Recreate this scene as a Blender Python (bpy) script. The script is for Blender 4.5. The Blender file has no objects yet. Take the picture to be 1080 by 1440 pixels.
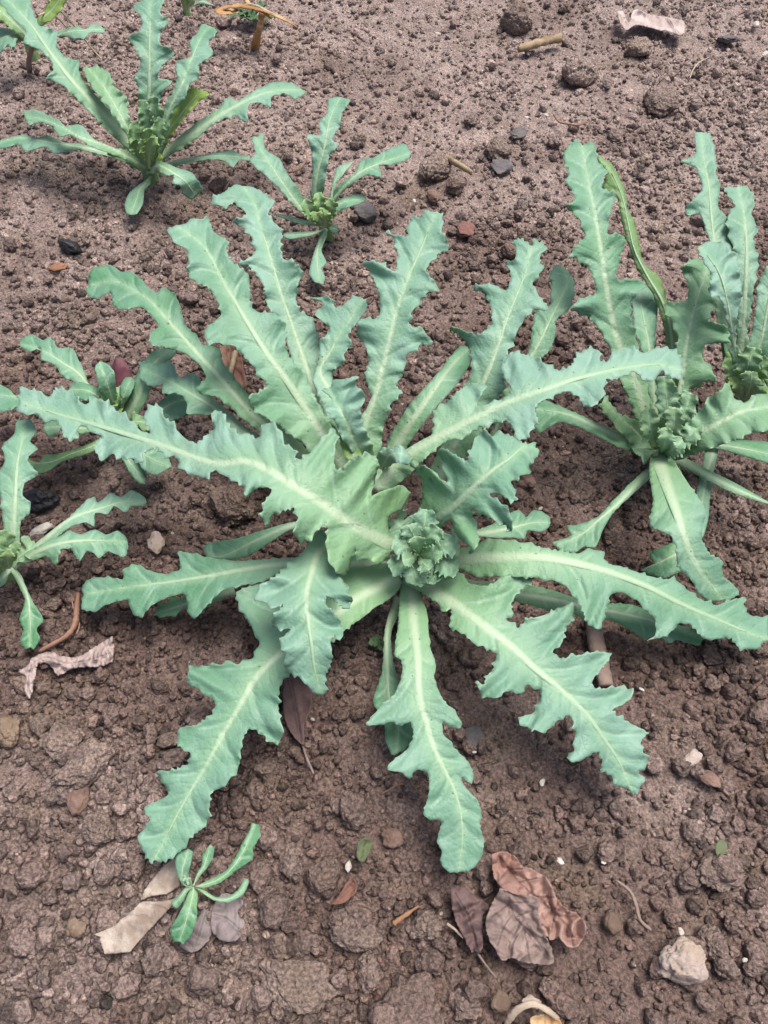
import bpy, math, random
import numpy as np
from mathutils import Vector, noise as mnoise
from mathutils.geometry import delaunay_2d_cdt

# ------------------------------------------------------------------ camera, sky, sun, exposure
scene = bpy.context.scene
CAM_H, PITCH, FOC = 0.62, math.radians(57.0), 1150.0      # metres, down-tilt, focal length in photo pixels
IMG_W, IMG_H = 1080.0, 1440.0
cam_d = bpy.data.cameras.new('camera')
cam_d.sensor_fit = 'VERTICAL'
cam_d.sensor_height = 36.0
cam_d.lens = 36.0 * FOC / IMG_H
cam_d.clip_start, cam_d.clip_end = 0.02, 500.0
cam = bpy.data.objects.new('camera', cam_d)
scene.collection.objects.link(cam)
cam.location = (0, 0, CAM_H)
cam.rotation_euler = (math.pi / 2 - PITCH, 0, 0)
scene.camera = cam

SUN_EL, SUN_AZ = math.radians(74), math.radians(60)      # azimuth measured from +Y towards +X
world = bpy.data.worlds.new('World')
scene.world = world
world.use_nodes = True
wn, wl = world.node_tree.nodes, world.node_tree.links
wn.clear()
sky = wn.new('ShaderNodeTexSky')
sky.sky_type = 'NISHITA'
sky.sun_disc = False
sky.sun_elevation = SUN_EL
sky.sun_rotation = SUN_AZ
sky.air_density = 1.0
sky.dust_density = 6.0
sky.ozone_density = 1.0
bg = wn.new('ShaderNodeBackground')
bg.inputs['Strength'].default_value = 0.10
wo = wn.new('ShaderNodeOutputWorld')
wl.new(sky.outputs[0], bg.inputs['Color'])
wl.new(bg.outputs[0], wo.inputs['Surface'])
sun_d = bpy.data.lights.new('sun', 'SUN')
sun_d.energy = 2.6
sun_d.angle = math.radians(30)
sun_d.color = (1.0, 0.95, 0.88)
sun = bpy.data.objects.new('sun', sun_d)
scene.collection.objects.link(sun)
sun.location = (0, 0, 5)
_sd = Vector((math.sin(SUN_AZ) * math.cos(SUN_EL), math.cos(SUN_AZ) * math.cos(SUN_EL), math.sin(SUN_EL)))
sun.rotation_euler = _sd.to_track_quat('Z', 'Y').to_euler()
scene.view_settings.view_transform = 'Standard'
scene.view_settings.look = 'None'
scene.view_settings.gamma = 1.0
scene.view_settings.exposure = 0.50
scene.view_settings.use_curve_mapping = False
scene.cycles.max_bounces = 4
scene.cycles.diffuse_bounces = 3
scene.cycles.adaptive_threshold = 0.025

COL = scene.collection
CAMP = np.array([0, 0, CAM_H])
FWD = np.array([0, math.cos(PITCH), -math.sin(PITCH)])
UP = np.array([0, math.sin(PITCH), math.cos(PITCH)])
RGT = np.array([1.0, 0, 0])


def at(px, py, z):
    """photo pixel + height above the soil (m) -> point in the place (arrays allowed)"""
    px, py, z = np.broadcast_arrays(np.asarray(px, float), np.asarray(py, float), np.asarray(z, float))
    d = FWD * FOC + RGT * (px[..., None] - IMG_W / 2) + UP * (IMG_H / 2 - py[..., None])
    k = (z - CAM_H) / d[..., 2]
    return CAMP + d * k[..., None]


def mpp(px, py, z):
    """metres per photo pixel there"""
    p = at(px, py, z) - CAMP
    return (p @ FWD) / FOC


# ------------------------------------------------------------------ numpy noise
def _hash(ix, iy, seed):
    h = (ix.astype(np.int64) * 374761393 + iy.astype(np.int64) * 668265263 + seed * 2147483647) & 0xFFFFFFFF
    h = ((h ^ (h >> 13)) * 1274126177) & 0xFFFFFFFF
    h = (h ^ (h >> 16)) & 0xFFFFFFFF
    return h / 4294967295.0


def vnoise(x, y, seed=0):
    xi, yi = np.floor(x), np.floor(y)
    fx, fy = x - xi, y - yi
    fx = fx * fx * fx * (fx * (fx * 6 - 15) + 10)
    fy = fy * fy * fy * (fy * (fy * 6 - 15) + 10)
    a, b = _hash(xi, yi, seed), _hash(xi + 1, yi, seed)
    c, d = _hash(xi, yi + 1, seed), _hash(xi + 1, yi + 1, seed)
    return (a + (b - a) * fx) * (1 - fy) + (c + (d - c) * fx) * fy * 1.0


def fbm(x, y, seed=0, octv=4):
    s, a, n = 0, 1.0, 0
    for i in range(octv):
        s = s + a * (vnoise(x * 2 ** i + 17.3 * i, y * 2 ** i - 9.1 * i, seed + i) - 0.5)
        n += a
        a *= 0.5
    return s / n * 2


def lumps(x, y, cell, seed):
    """packed rounded crumbs: height of the tallest dome above each point, in cells"""
    x, y = x / cell, y / cell
    xi, yi = np.floor(x), np.floor(y)
    best = np.zeros_like(x)
    for i in (-1, 0, 1):
        for j in (-1, 0, 1):
            cx, cy = xi + i, yi + j
            px = cx + _hash(cx, cy, seed)
            py = cy + _hash(cx, cy, seed + 7)
            r = 0.28 + 0.5 * _hash(cx, cy, seed + 13) ** 1.6
            d2 = ((x - px) ** 2 + (y - py) ** 2) / (r * r)
            best = np.maximum(best, r * np.sqrt(np.clip(1 - d2, 0, 1)))
    return best


def ground_low(x, y):
    return 0.0075 * fbm(x / 0.34 + 3.1, y / 0.34, 5, 3) + 0.004 * fbm(x / 0.11, y / 0.11, 21, 3)


def ground_z(x, y):
    x, y = np.asarray(x, float), np.asarray(y, float)
    m = np.clip(0.6 + 1.3 * fbm(x / 0.2 + 9, y / 0.2 + 4, 33, 3), 0.30, 1.0)
    m = m * np.interp(y, [0.62, 0.95], [1.0, 0.55])          # trodden, more even soil away from the plants
    wx = x + 0.004 * fbm(x / 0.02, y / 0.02, 51, 2)
    wy = y + 0.004 * fbm(x / 0.02 + 40, y / 0.02, 52, 2)
    g = ground_low(x, y)
    g = g + m * (0.0085 * lumps(wx, wy, 0.024, 61) + 0.0062 * lumps(wx, wy, 0.013, 71)) + 0.0035 * lumps(wx, wy, 0.0075, 81)
    return g - 0.006


# ------------------------------------------------------------------ scene helpers
def tag(o, label=None, cat=None, group=None, kind=None):
    if label: o['label'] = label
    if cat: o['category'] = cat
    if group: o['group'] = group
    if kind: o['kind'] = kind
    return o


def empty(name, loc, label, cat, group=None):
    o = bpy.data.objects.new(name, None)
    o.empty_display_size = 0.02
    o.location = loc
    COL.objects.link(o)
    return tag(o, label, cat, group)


def link_mesh(name, me, mat, parent=None):
    if mat is not None and not me.materials:
        me.materials.append(mat)
    o = bpy.data.objects.new(name, me)
    COL.objects.link(o)
    if parent is not None:
        o.parent = parent
        pm = np.array(parent.location)
        q = parent.parent
        while q is not None:
            pm = pm + np.array(q.location)
            q = q.parent
        o.location = -pm
    return o


def mesh_np(name, verts, tris, attrs=None, smooth=True):
    me = bpy.data.meshes.new(name)
    verts = np.asarray(verts, np.float32)
    n = len(verts)
    faces = tris if isinstance(tris, list) else [tuple(int(i) for i in f) for f in tris]
    me.from_pydata([tuple(v) for v in verts.tolist()], [], faces)
    if attrs:
        for k, v in attrs.items():
            a = me.attributes.new(k, 'FLOAT', 'POINT')
            a.data.foreach_set('value', np.broadcast_to(np.asarray(v, np.float32), (n,)).copy())
    if smooth:
        me.polygons.foreach_set('use_smooth', [True] * len(me.polygons))
    me.update()
    return me


# ------------------------------------------------------------------ materials
class NT:
    """small helper around a node tree"""
    def __init__(self, mat):
        self.t = mat.node_tree
        self.n, self.l = self.t.nodes, self.t.links

    def new(self, typ, **kw):
        nd = self.n.new(typ)
        for k, v in kw.items():
            setattr(nd, k, v)
        return nd

    def put(self, sock, v):
        if hasattr(v, 'is_output') or isinstance(v, bpy.types.NodeSocket):
            self.l.new(v, sock)
        else:
            sock.default_value = v

    def math(self, op, a, b=0.0, clamp=False):
        nd = self.new('ShaderNodeMath', operation=op, use_clamp=clamp)
        self.put(nd.inputs[0], a)
        self.put(nd.inputs[1], b)
        return nd.outputs[0]

    def mix(self, f, a, b, blend='MIX'):
        nd = self.new('ShaderNodeMix', data_type='RGBA', blend_type=blend)
        self.put(nd.inputs[0], f)
        for s, v in ((nd.inputs[6], a), (nd.inputs[7], b)):
            self.put(s, v if not isinstance(v, tuple) else (*v[:3], 1.0))
        return nd.outputs[2]

    def ramp(self, v, lo, hi, a=0.0, b=1.0):
        nd = self.new('ShaderNodeMapRange', interpolation_type='SMOOTHSTEP')
        self.put(nd.inputs[0], v)
        nd.inputs[1].default_value, nd.inputs[2].default_value = lo, hi
        nd.inputs[3].default_value, nd.inputs[4].default_value = a, b
        return nd.outputs[0]

    def attr(self, name, typ='GEOMETRY'):
        nd = self.new('ShaderNodeAttribute', attribute_name=name, attribute_type=typ)
        return nd.outputs['Fac']

    def noise(self, scale, detail=3.0, rough=0.55, vec=None, out=0):
        nd = self.new('ShaderNodeTexNoise')
        nd.inputs['Scale'].default_value = scale
        nd.inputs['Detail'].default_value = detail
        nd.inputs['Roughness'].default_value = rough
        if vec is not None:
            self.l.new(vec, nd.inputs['Vector'])
        return nd.outputs[out]

    def voro(self, scale, vec=None, out=0, feature='F1'):
        nd = self.new('ShaderNodeTexVoronoi', feature=feature)
        nd.inputs['Scale'].default_value = scale
        if vec is not None:
            self.l.new(vec, nd.inputs['Vector'])
        return nd.outputs[out]

    def bump(self, h, strength, dist, normal=None):
        nd = self.new('ShaderNodeBump')
        nd.inputs['Strength'].default_value = strength
        nd.inputs['Distance'].default_value = dist
        self.l.new(h, nd.inputs['Height'])
        if normal is not None:
            self.l.new(normal, nd.inputs['Normal'])
        return nd.outputs[0]


def new_mat(name):
    m = bpy.data.materials.new(name)
    m.use_nodes = True
    m.node_tree.nodes.clear()
    nt = NT(m)
    out = nt.new('ShaderNodeOutputMaterial')
    bs = nt.new('ShaderNodeBsdfPrincipled')
    nt.l.new(bs.outputs[0], out.inputs['Surface'])
    return m, nt, bs, out


def soil_material(name, base=((0.138, 0.093, 0.079), (0.330, 0.256, 0.232), (0.080, 0.051, 0.043)), specks=True, vary=0.5):
    m, nt, bs, out = new_mat(name)
    pos = nt.new('ShaderNodeNewGeometry').outputs['Position']
    sep = nt.new('ShaderNodeSeparateXYZ')
    nt.l.new(pos, sep.inputs[0])
    # drier, paler soil in patches, and paler towards the far side
    dry = nt.math('ADD', nt.noise(5.0, 4, 0.6, pos), nt.ramp(sep.outputs[1], 0.5, 1.1, -0.05, 0.17))
    big = nt.ramp(dry, 0.35, 0.70)
    mid = nt.ramp(nt.noise(38.0, 5, 0.65, pos), 0.3, 0.72)
    fine = nt.noise(420.0, 2, 0.7, pos)
    c = nt.mix(big, base[0], base[1])
    c = nt.mix(nt.math('MULTIPLY', mid, 0.55), c, base[2])
    hue = nt.ramp(nt.noise(16.0, 3, 0.6, pos), 0.5, 0.75)
    c = nt.mix(nt.math('MULTIPLY', hue, 0.35), c, (0.155, 0.118, 0.075))
    grain = nt.ramp(fine, 0.28, 0.76, 0.5, 1.6)
    c = nt.mix(1.0, c, nt_rgb(nt, grain), 'MULTIPLY')
    # one tone per crumb / clod
    tint = nt.math('ADD', nt.attr('tint', 'INSTANCER'),
                   nt.math('MULTIPLY', nt.math('SUBTRACT', nt.new('ShaderNodeObjectInfo').outputs['Random'], 0.5), vary))
    c = nt.mix(1.0, c, nt_rgb(nt, nt.math('MAXIMUM', nt.math('ADD', tint, 1.0), 0.25)), 'MULTIPLY')
    if specks:
        rnd = nt.new('ShaderNodeTexWhiteNoise')
        vc = nt.new('ShaderNodeTexVoronoi')
        vc.inputs['Scale'].default_value = 230.0
        nt.l.new(pos, vc.inputs['Vector'])
        nt.l.new(vc.outputs['Color'], rnd.inputs['Vector'])
        pick = nt.math('GREATER_THAN', rnd.outputs['Value'], 0.994)
        dot = nt.math('MULTIPLY', nt.math('LESS_THAN', vc.outputs['Distance'], 0.3), pick)
        c = nt.mix(dot, c, (0.42, 0.37, 0.33))
    nt.put(bs.inputs['Base Color'], c)
    wet = nt.ramp(nt.noise(9.0, 3, 0.5, pos), 0.35, 0.7, 0.62, 0.92)
    nt.put(bs.inputs['Roughness'], wet)
    bs.inputs['Specular IOR Level'].default_value = 0.45
    h = nt.math('ADD', nt.math('MULTIPLY', nt.noise(300.0, 3, 0.7, pos), 1.0),
                nt.math('MULTIPLY', nt.voro(260.0, pos), 0.7))
    b = nt.bump(h, 0.85, 0.004)
    nt.put(bs.inputs['Normal'], b)
    return m


def nt_rgb(nt, v):
    nd = nt.new('ShaderNodeCombineColor')
    for i in range(3):
        nt.l.new(v, nd.inputs[i])
    return nd.outputs[0]


def leaf_material():
    m, nt, bs, out = new_mat('poppy_leaf')
    pos = nt.new('ShaderNodeNewGeometry').outputs['Position']
    t, u, rib, vein, yg, under = (nt.attr(k) for k in ('t', 'u', 'rib', 'vein', 'yg', 'under'))
    bloom, sv = nt.attr('bloom'), nt.attr('sv')
    wax = nt.math('ADD', nt.math('MULTIPLY', nt.ramp(nt.noise(19.0, 3, 0.6, pos), 0.3, 0.7), 0.5), nt.math('SUBTRACT', bloom, 0.22), True)  # random wax patches plus each leaf's painted sky light and shade
    c = nt.mix(wax, (0.088, 0.275, 0.118), (0.290, 0.500, 0.400))
    n2 = nt.ramp(nt.noise(75.0, 4, 0.65, pos), 0.40, 0.72)
    c = nt.mix(nt.math('MULTIPLY', n2, 0.35), c, (0.115, 0.335, 0.165))
    # the wax is thickest on the blade between rib and margin
    c = nt.mix(nt.math('MULTIPLY', nt.ramp(u, 0.1, 0.75), nt.math('MULTIPLY', bloom, 0.35)), c, (0.29, 0.465, 0.41))
    # fine side veins running forward from the midrib
    wav = nt.math('ADD', nt.math('MULTIPLY', sv, 1 / 10.0), nt.math('MULTIPLY', nt.noise(35.0, 2, 0.5, pos), 2.2))
    tri = nt.math('ABSOLUTE', nt.math('SUBTRACT', nt.math('FRACT', wav), 0.5))
    c = nt.mix(nt.math('MULTIPLY', nt.ramp(tri, 0.0, 0.075, 0.30, 0.0), nt.ramp(u, 0.35, 0.9, 1.0, 0.0)), c, (0.33, 0.53, 0.40))
    # yellower towards the leaf's base, and in young leaves, their backlit glow painted in
    basey = nt.math('MULTIPLY', nt.ramp(t, 0.0, 0.55, 1.0, 0.0), 0.72)
    c = nt.mix(basey, c, (0.24, 0.45, 0.17))
    c = nt.mix(yg, c, (0.30, 0.45, 0.09))
    # net of fine veins, side veins, midrib
    net = nt.voro(240.0, pos, 0, 'DISTANCE_TO_EDGE')
    c = nt.mix(nt.ramp(net, 0.0, 0.09, 0.11, 0.0), c, (0.3, 0.5, 0.36))
    vm = nt.math('MULTIPLY', nt.ramp(vein, 0.0, 1.8, 0.6, 0.0), nt.ramp(u, 0.55, 1.0, 1.0, 0.1))
    c = nt.mix(vm, c, (0.40, 0.60, 0.46))
    rm = nt.math('MULTIPLY', nt.ramp(rib, 0.2, 1.6, 0.8, 0.0), nt.ramp(t, 0.45, 1.0, 1.0, 0.45))
    halo = nt.ramp(rib, 0.8, 6.5, 0.48, 0.0)
    c = nt.mix(halo, c, (0.36, 0.58, 0.37))
    c = nt.mix(rm, c, (0.58, 0.72, 0.52))
    c = nt.mix(nt.ramp(u, 0.96, 1.0, 0.0, 0.3), c, (0.42, 0.58, 0.48))
    # dark dust specks close to the midrib
    vc = nt.new('ShaderNodeTexVoronoi')
    vc.inputs['Scale'].default_value = 330.0
    nt.l.new(pos, vc.inputs['Vector'])
    rnd = nt.new('ShaderNodeTexWhiteNoise')
    nt.l.new(vc.outputs['Color'], rnd.inputs['Vector'])
    dot = nt.math('MULTIPLY', nt.math('LESS_THAN', vc.outputs['Distance'], 0.24),
                  nt.math('GREATER_THAN', rnd.outputs['Value'], nt.ramp(rib, 0.5, 6.0, 0.975, 1.0)))
    c = nt.mix(nt.math('MULTIPLY', dot, 0.7), c, (0.05, 0.07, 0.045))
    # splashes of soil
    vs2 = nt.new('ShaderNodeTexVoronoi')
    vs2.inputs['Scale'].default_value = 120.0
    nt.l.new(pos, vs2.inputs['Vector'])
    rn2 = nt.new('ShaderNodeTexWhiteNoise')
    nt.l.new(vs2.outputs['Color'], rn2.inputs['Vector'])
    spl = nt.math('MULTIPLY', nt.math('LESS_THAN', vs2.outputs['Distance'], nt.ramp(nt.noise(500.0, 1, 0.5, pos), 0.3, 0.7, 0.03, 0.16)),
                  nt.math('GREATER_THAN', rn2.outputs['Value'], 0.955))
    c = nt.mix(nt.math('MULTIPLY', spl, 0.75), c, (0.13, 0.10, 0.06))
    # pale green underside
    c = nt.mix(nt.math('MULTIPLY', under, 0.75), c, nt.mix(yg, (0.21, 0.36, 0.16), (0.30, 0.44, 0.07)))
    nt.put(bs.inputs['Base Color'], c)
    bs.inputs['Roughness'].default_value = 0.5
    bs.inputs['Specular IOR Level'].default_value = 0.5
    hgt = nt.math('ADD', nt.math('MULTIPLY', nt.ramp(vein, 0.0, 4.5), 0.7), nt.math('MULTIPLY', nt.noise(150.0, 4, 0.6, pos), 0.7))
    hgt = nt.math('ADD', hgt, nt.math('MULTIPLY', nt.ramp(tri, 0.0, 0.30), 0.16))
    hgt = nt.math('ADD', hgt, nt.math('MULTIPLY', nt.ramp(net, 0.0, 0.25), 0.10))
    nrm = nt.bump(hgt, 0.7, 0.0017)
    nt.put(bs.inputs['Normal'], nrm)
    tr = nt.new('ShaderNodeBsdfTranslucent')
    nt.put(tr.inputs['Color'], nt.mix(0.5, c, (0.32, 0.5, 0.08)))
    mx = nt.new('ShaderNodeMixShader')
    mx.inputs[0].default_value = 0.25
    nt.l.new(bs.outputs[0], mx.inputs[1])
    nt.l.new(tr.outputs[0], mx.inputs[2])
    nt.l.new(mx.outputs[0], out.inputs['Surface'])
    return m


def plain_material(name, c1, c2, scale=60.0, rough=0.75, bump=0.4, c3=None, s3=14.0, stretch=None, bdist=0.002):
    m, nt, bs, out = new_mat(name)
    g = nt.new('ShaderNodeNewGeometry').outputs['Position']
    if stretch:
        mp = nt.new('ShaderNodeMapping')
        mp.inputs['Scale'].default_value = stretch
        nt.l.new(g, mp.inputs['Vector'])
        g = mp.outputs[0]
    f = nt.ramp(nt.noise(scale, 5, 0.65, g), 0.3, 0.7)
    c = nt.mix(f, c1, c2)
    if c3 is not None:
        c = nt.mix(nt.ramp(nt.noise(s3, 4, 0.6, g), 0.47, 0.6), c, c3)
    nt.put(bs.inputs['Base Color'], c)
    bs.inputs['Roughness'].default_value = rough
    bs.inputs['Specular IOR Level'].default_value = 0.35
    nt.put(bs.inputs['Normal'], nt.bump(nt.noise(scale * 4.5, 4, 0.7, g), bump, bdist))
    return m


def dry_leaf_material(name, c1, c2, c3, vc=(0.06, 0.03, 0.03)):
    m, nt, bs, out = new_mat(name)
    g = nt.new('ShaderNodeNewGeometry').outputs['Position']
    c = nt.mix(nt.ramp(nt.noise(45.0, 4, 0.6, g), 0.3, 0.7), c1, c2)
    c = nt.mix(nt.ramp(nt.noise(22.0, 3, 0.6, g), 0.5, 0.62), c, c3)
    c = nt.mix(nt.ramp(nt.noise(400.0, 3, 0.6, g), 0.5, 0.8, 0.0, 0.4), c, vc)
    c = nt.mix(nt.ramp(nt.attr('vein'), 0.15, 1.0, 0.6, 0.0), c, vc)
    nt.put(bs.inputs['Base Color'], c)
    bs.inputs['Roughness'].default_value = 0.7
    h = nt.math('ADD', nt.ramp(nt.attr('vein'), 0.0, 1.6), nt.math('MULTIPLY', nt.noise(220.0, 5, 0.7, g), 1.2))
    nt.put(bs.inputs['Normal'], nt.bump(h, 0.6, 0.0012))
    return m


M_SOIL = soil_material('garden_soil')
M_CLOD = soil_material('clod_soil', ((0.170, 0.119, 0.102), (0.310, 0.238, 0.214), (0.11, 0.073, 0.062)), vary=0.55)
M_LEAF = leaf_material()

# ------------------------------------------------------------------ ground
def axis(lo, hi, step, far):
    core = np.arange(lo, hi + step / 2, step)
    out, d, s = [], 0.0, step
    while d < far:
        s *= 1.45
        d += s
        out.append(d)
    out = np.array(out)
    return np.concatenate([(core[0] - out)[::-1], core, core[-1] + out])


def build_ground():
    xs = axis(-0.72, 0.72, 0.0027, 60.0)
    ys = axis(-0.14, 1.55, 0.0027, 60.0)
    X, Y = np.meshgrid(xs, ys)
    Z = ground_z(X, Y)
    v = np.stack([X, Y, Z], -1).reshape(-1, 3).astype(np.float32)
    nx, ny = len(xs), len(ys)
    i = np.arange(nx * ny).reshape(ny, nx)
    q = np.stack([i[:-1, :-1], i[:-1, 1:], i[1:, 1:], i[1:, :-1]], -1).reshape(-1, 4)
    me = bpy.data.meshes.new('ground')
    me.vertices.add(len(v))
    me.vertices.foreach_set('co', v.ravel())
    me.loops.add(q.size)
    me.loops.foreach_set('vertex_index', q.ravel().astype(np.int32))
    me.polygons.add(len(q))
    me.polygons.foreach_set('loop_start', np.arange(0, q.size, 4, dtype=np.int32))
    me.polygons.foreach_set('loop_total', np.full(len(q), 4, np.int32))
    me.polygons.foreach_set('use_smooth', np.ones(len(q), bool))
    me.update(calc_edges=True)
    o = link_mesh('ground', me, M_SOIL)
    tag(o, 'bare brown crumbly garden soil', kind='structure')
    return o


build_ground()


# ------------------------------------------------------------------ loose crumbs: far too many to count
def build_crumbs():
    rng = np.random.default_rng(4)
    N = 75000
    x = rng.uniform(-0.72, 0.72, N * 2)
    y = rng.uniform(-0.14, 1.55, N * 2)
    dens = np.clip(0.62 + 1.3 * fbm(x / 0.16 + 2, y / 0.16, 91, 3), 0.30, 1.0)
    keep = (rng.random(N * 2) < dens * np.interp(y, [0.62, 0.95], [1.0, 0.62])) & (np.abs(x) < 0.36 + 0.30 * np.clip(y, 0, 2))
    x, y = x[keep], y[keep]
    n = len(x)
    r = np.clip(np.exp(rng.normal(math.log(0.0021), 0.48, n)), 0.0009, 0.0075)
    r = r * np.interp(y, [0.62, 0.95], [1.0, 0.85])
    z = ground_z(x, y) + r * rng.uniform(0.0, 0.55, n)
    me = bpy.data.meshes.new('soil_crumbs')
    me.vertices.add(n)
    me.vertices.foreach_set('co', np.stack([x, y, z], -1).astype(np.float32).ravel())
    sc = r[:, None] * rng.uniform(0.75, 1.3, (n, 3)) * np.array([1, 1, 0.85])
    for k, d in (('scl', sc), ('rot', rng.uniform(-3.14, 3.14, (n, 3)) * np.array([0.4, 0.4, 1.0]))):
        a = me.attributes.new(k, 'FLOAT_VECTOR', 'POINT')
        a.data.foreach_set('vector', d.astype(np.float32).ravel())
    a = me.attributes.new('idx', 'INT', 'POINT')
    a.data.foreach_set('value', rng.integers(0, 6, n).astype(np.int32))
    a = me.attributes.new('tint', 'FLOAT', 'POINT')
    a.data.foreach_set('value', np.where(rng.random(n) < 0.03, rng.uniform(0.5, 1.1, n), rng.normal(0.03, 0.26, n)).astype(np.float32))
    o = link_mesh('soil_crumbs', me, M_SOIL)
    tag(o, 'small loose brown soil crumbs scattered over the ground', 'soil', kind='stuff')
    ng = bpy.data.node_groups.new('scatter_crumbs', 'GeometryNodeTree')
    ng.interface.new_socket('Geometry', in_out='INPUT', socket_type='NodeSocketGeometry')
    ng.interface.new_socket('Geometry', in_out='OUTPUT', socket_type='NodeSocketGeometry')
    N_, L_ = ng.nodes, ng.links
    gi, go = N_.new('NodeGroupInput'), N_.new('NodeGroupOutput')
    join = N_.new('GeometryNodeJoinGeometry')
    for k in range(6):
        ico = N_.new('GeometryNodeMeshIcoSphere')
        ico.inputs['Radius'].default_value = 1.0
        ico.inputs['Subdivisions'].default_value = 3 if k < 3 else 2
        sp = N_.new('GeometryNodeSetPosition')
        pos = N_.new('GeometryNodeInputPosition')
        off = N_.new('ShaderNodeVectorMath')
        off.operation = 'ADD'
        off.inputs[1].default_value = (3.7 * k, 1.9 * k, -2.3 * k)
        vo = N_.new('ShaderNodeTexVoronoi')
        vo.inputs['Scale'].default_value = 0.9
        no = N_.new('ShaderNodeTexNoise')
        no.inputs['Scale'].default_value = 1.6
        no.inputs['Detail'].default_value = 2.0
        ma = N_.new('ShaderNodeMath')
        ma.operation = 'MULTIPLY_ADD'
        ma.inputs[1].default_value = -0.55
        ad = N_.new('ShaderNodeMath')
        ad.operation = 'MULTIPLY_ADD'
        ad.inputs[1].default_value = 0.9
        ad.inputs[2].default_value = 0.85
        mul = N_.new('ShaderNodeVectorMath')
        mul.operation = 'SCALE'
        L_.new(pos.outputs[0], off.inputs[0])
        L_.new(off.outputs[0], vo.inputs['Vector'])
        L_.new(off.outputs[0], no.inputs['Vector'])
        L_.new(no.outputs[0], ad.inputs[0])
        L_.new(vo.outputs['Distance'], ma.inputs[0])
        L_.new(ad.outputs[0], ma.inputs[2])
        L_.new(pos.outputs[0], mul.inputs[0])
        L_.new(ma.outputs[0], mul.inputs['Scale'])
        L_.new(ico.outputs[0], sp.inputs['Geometry'])
        L_.new(mul.outputs[0], sp.inputs['Position'])
        ss = N_.new('GeometryNodeSetShadeSmooth')
        L_.new(sp.outputs[0], ss.inputs['Geometry'])
        sm = N_.new('GeometryNodeSetMaterial')
        sm.inputs['Material'].default_value = M_SOIL
        L_.new(ss.outputs[0], sm.inputs['Geometry'])
        g2 = N_.new('GeometryNodeGeometryToInstance')
        L_.new(sm.outputs[0], g2.inputs[0])
        L_.new(g2.outputs[0], join.inputs[0])
    ip = N_.new('GeometryNodeInstanceOnPoints')
    ip.inputs['Pick Instance'].default_value = True

    def named(nm, typ):
        a = N_.new('GeometryNodeInputNamedAttribute')
        a.data_type = typ
        a.inputs[0].default_value = nm
        return a.outputs[0]
    e2r = N_.new('FunctionNodeEulerToRotation')
    L_.new(named('rot', 'FLOAT_VECTOR'), e2r.inputs[0])
    L_.new(gi.outputs[0], ip.inputs['Points'])
    L_.new(join.outputs[0], ip.inputs['Instance'])
    L_.new(named('idx', 'INT'), ip.inputs['Instance Index'])
    L_.new(e2r.outputs[0], ip.inputs['Rotation'])
    L_.new(named('scl', 'FLOAT_VECTOR'), ip.inputs['Scale'])
    L_.new(ip.outputs[0], go.inputs[0])
    md = o.modifiers.new('scatter', 'NODES')
    md.node_group = ng


build_crumbs()


# ------------------------------------------------------------------ traced sheets (leaves) in 3D
def catmull(P, step, closed=False):
    """centripetal Catmull-Rom through P, resampled about every step units"""
    P = np.asarray(P, float)
    keep = [0] + [i for i in range(1, len(P)) if np.linalg.norm(P[i, :2] - P[i - 1, :2]) > 1e-6]
    P = P[keep]
    if len(P) < 3:
        n = max(2, int(np.linalg.norm(P[1] - P[0]) / step))
        return P[0] + (P[1] - P[0]) * np.linspace(0, 1, n + 1)[:, None]
    Q = np.vstack([2 * P[0] - P[1], P, 2 * P[-1] - P[-2]])
    out = [P[0]]
    for i in range(1, len(Q) - 2):
        p0, p1, p2, p3 = Q[i - 1], Q[i], Q[i + 1], Q[i + 2]
        t0 = 0.0
        t1 = t0 + max(np.linalg.norm(p1 - p0), 1e-6) ** 0.5
        t2 = t1 + max(np.linalg.norm(p2 - p1), 1e-6) ** 0.5
        t3 = t2 + max(np.linalg.norm(p3 - p2), 1e-6) ** 0.5
        n = max(1, int(np.ceil(np.linalg.norm(p2 - p1) / step)))
        for k in range(1, n + 1):
            t = t1 + (t2 - t1) * k / n
            a1 = (t1 - t) / (t1 - t0) * p0 + (t - t0) / (t1 - t0) * p1
            a2 = (t2 - t) / (t2 - t1) * p1 + (t - t1) / (t2 - t1) * p2
            a3 = (t3 - t) / (t3 - t2) * p2 + (t - t2) / (t3 - t2) * p3
            b1 = (t2 - t) / (t2 - t0) * a1 + (t - t0) / (t2 - t0) * a2
            b2 = (t3 - t) / (t3 - t1) * a2 + (t - t1) / (t3 - t1) * a3
            out.append((t2 - t) / (t2 - t1) * b1 + (t - t1) / (t2 - t1) * b2)
    return np.array(out)


def crisp(P, step, k=0.55):
    """margin through P, between smooth curve and straight runs so that lobe tips stay pointed"""
    c = catmull(P, step)
    P = np.asarray(P, float)
    keep = [0] + [i for i in range(1, len(P)) if np.linalg.norm(P[i] - P[i - 1]) > 1e-6]
    P = P[keep]
    lin = [P[0]]
    for i in range(len(P) - 1):
        n = max(1, int(np.ceil(np.linalg.norm(P[i + 1] - P[i]) / step)))
        for j in range(1, n + 1):
            lin.append(P[i] + (P[i + 1] - P[i]) * j / n)
    lin = np.array(lin)
    return c * k + lin * (1 - k) if len(lin) == len(c) else c


def inside(pts, poly):
    x, y = pts[:, 0], pts[:, 1]
    res = np.zeros(len(pts), bool)
    x1, y1 = poly[:, 0], poly[:, 1]
    x2, y2 = np.roll(x1, -1), np.roll(y1, -1)
    for a, b, c, d in zip(x1, y1, x2, y2):
        if b == d:
            continue
        m = ((b > y) != (d > y)) & (x < (c - a) * (y - b) / (d - b) + a)
        res ^= m
    return res


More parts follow.
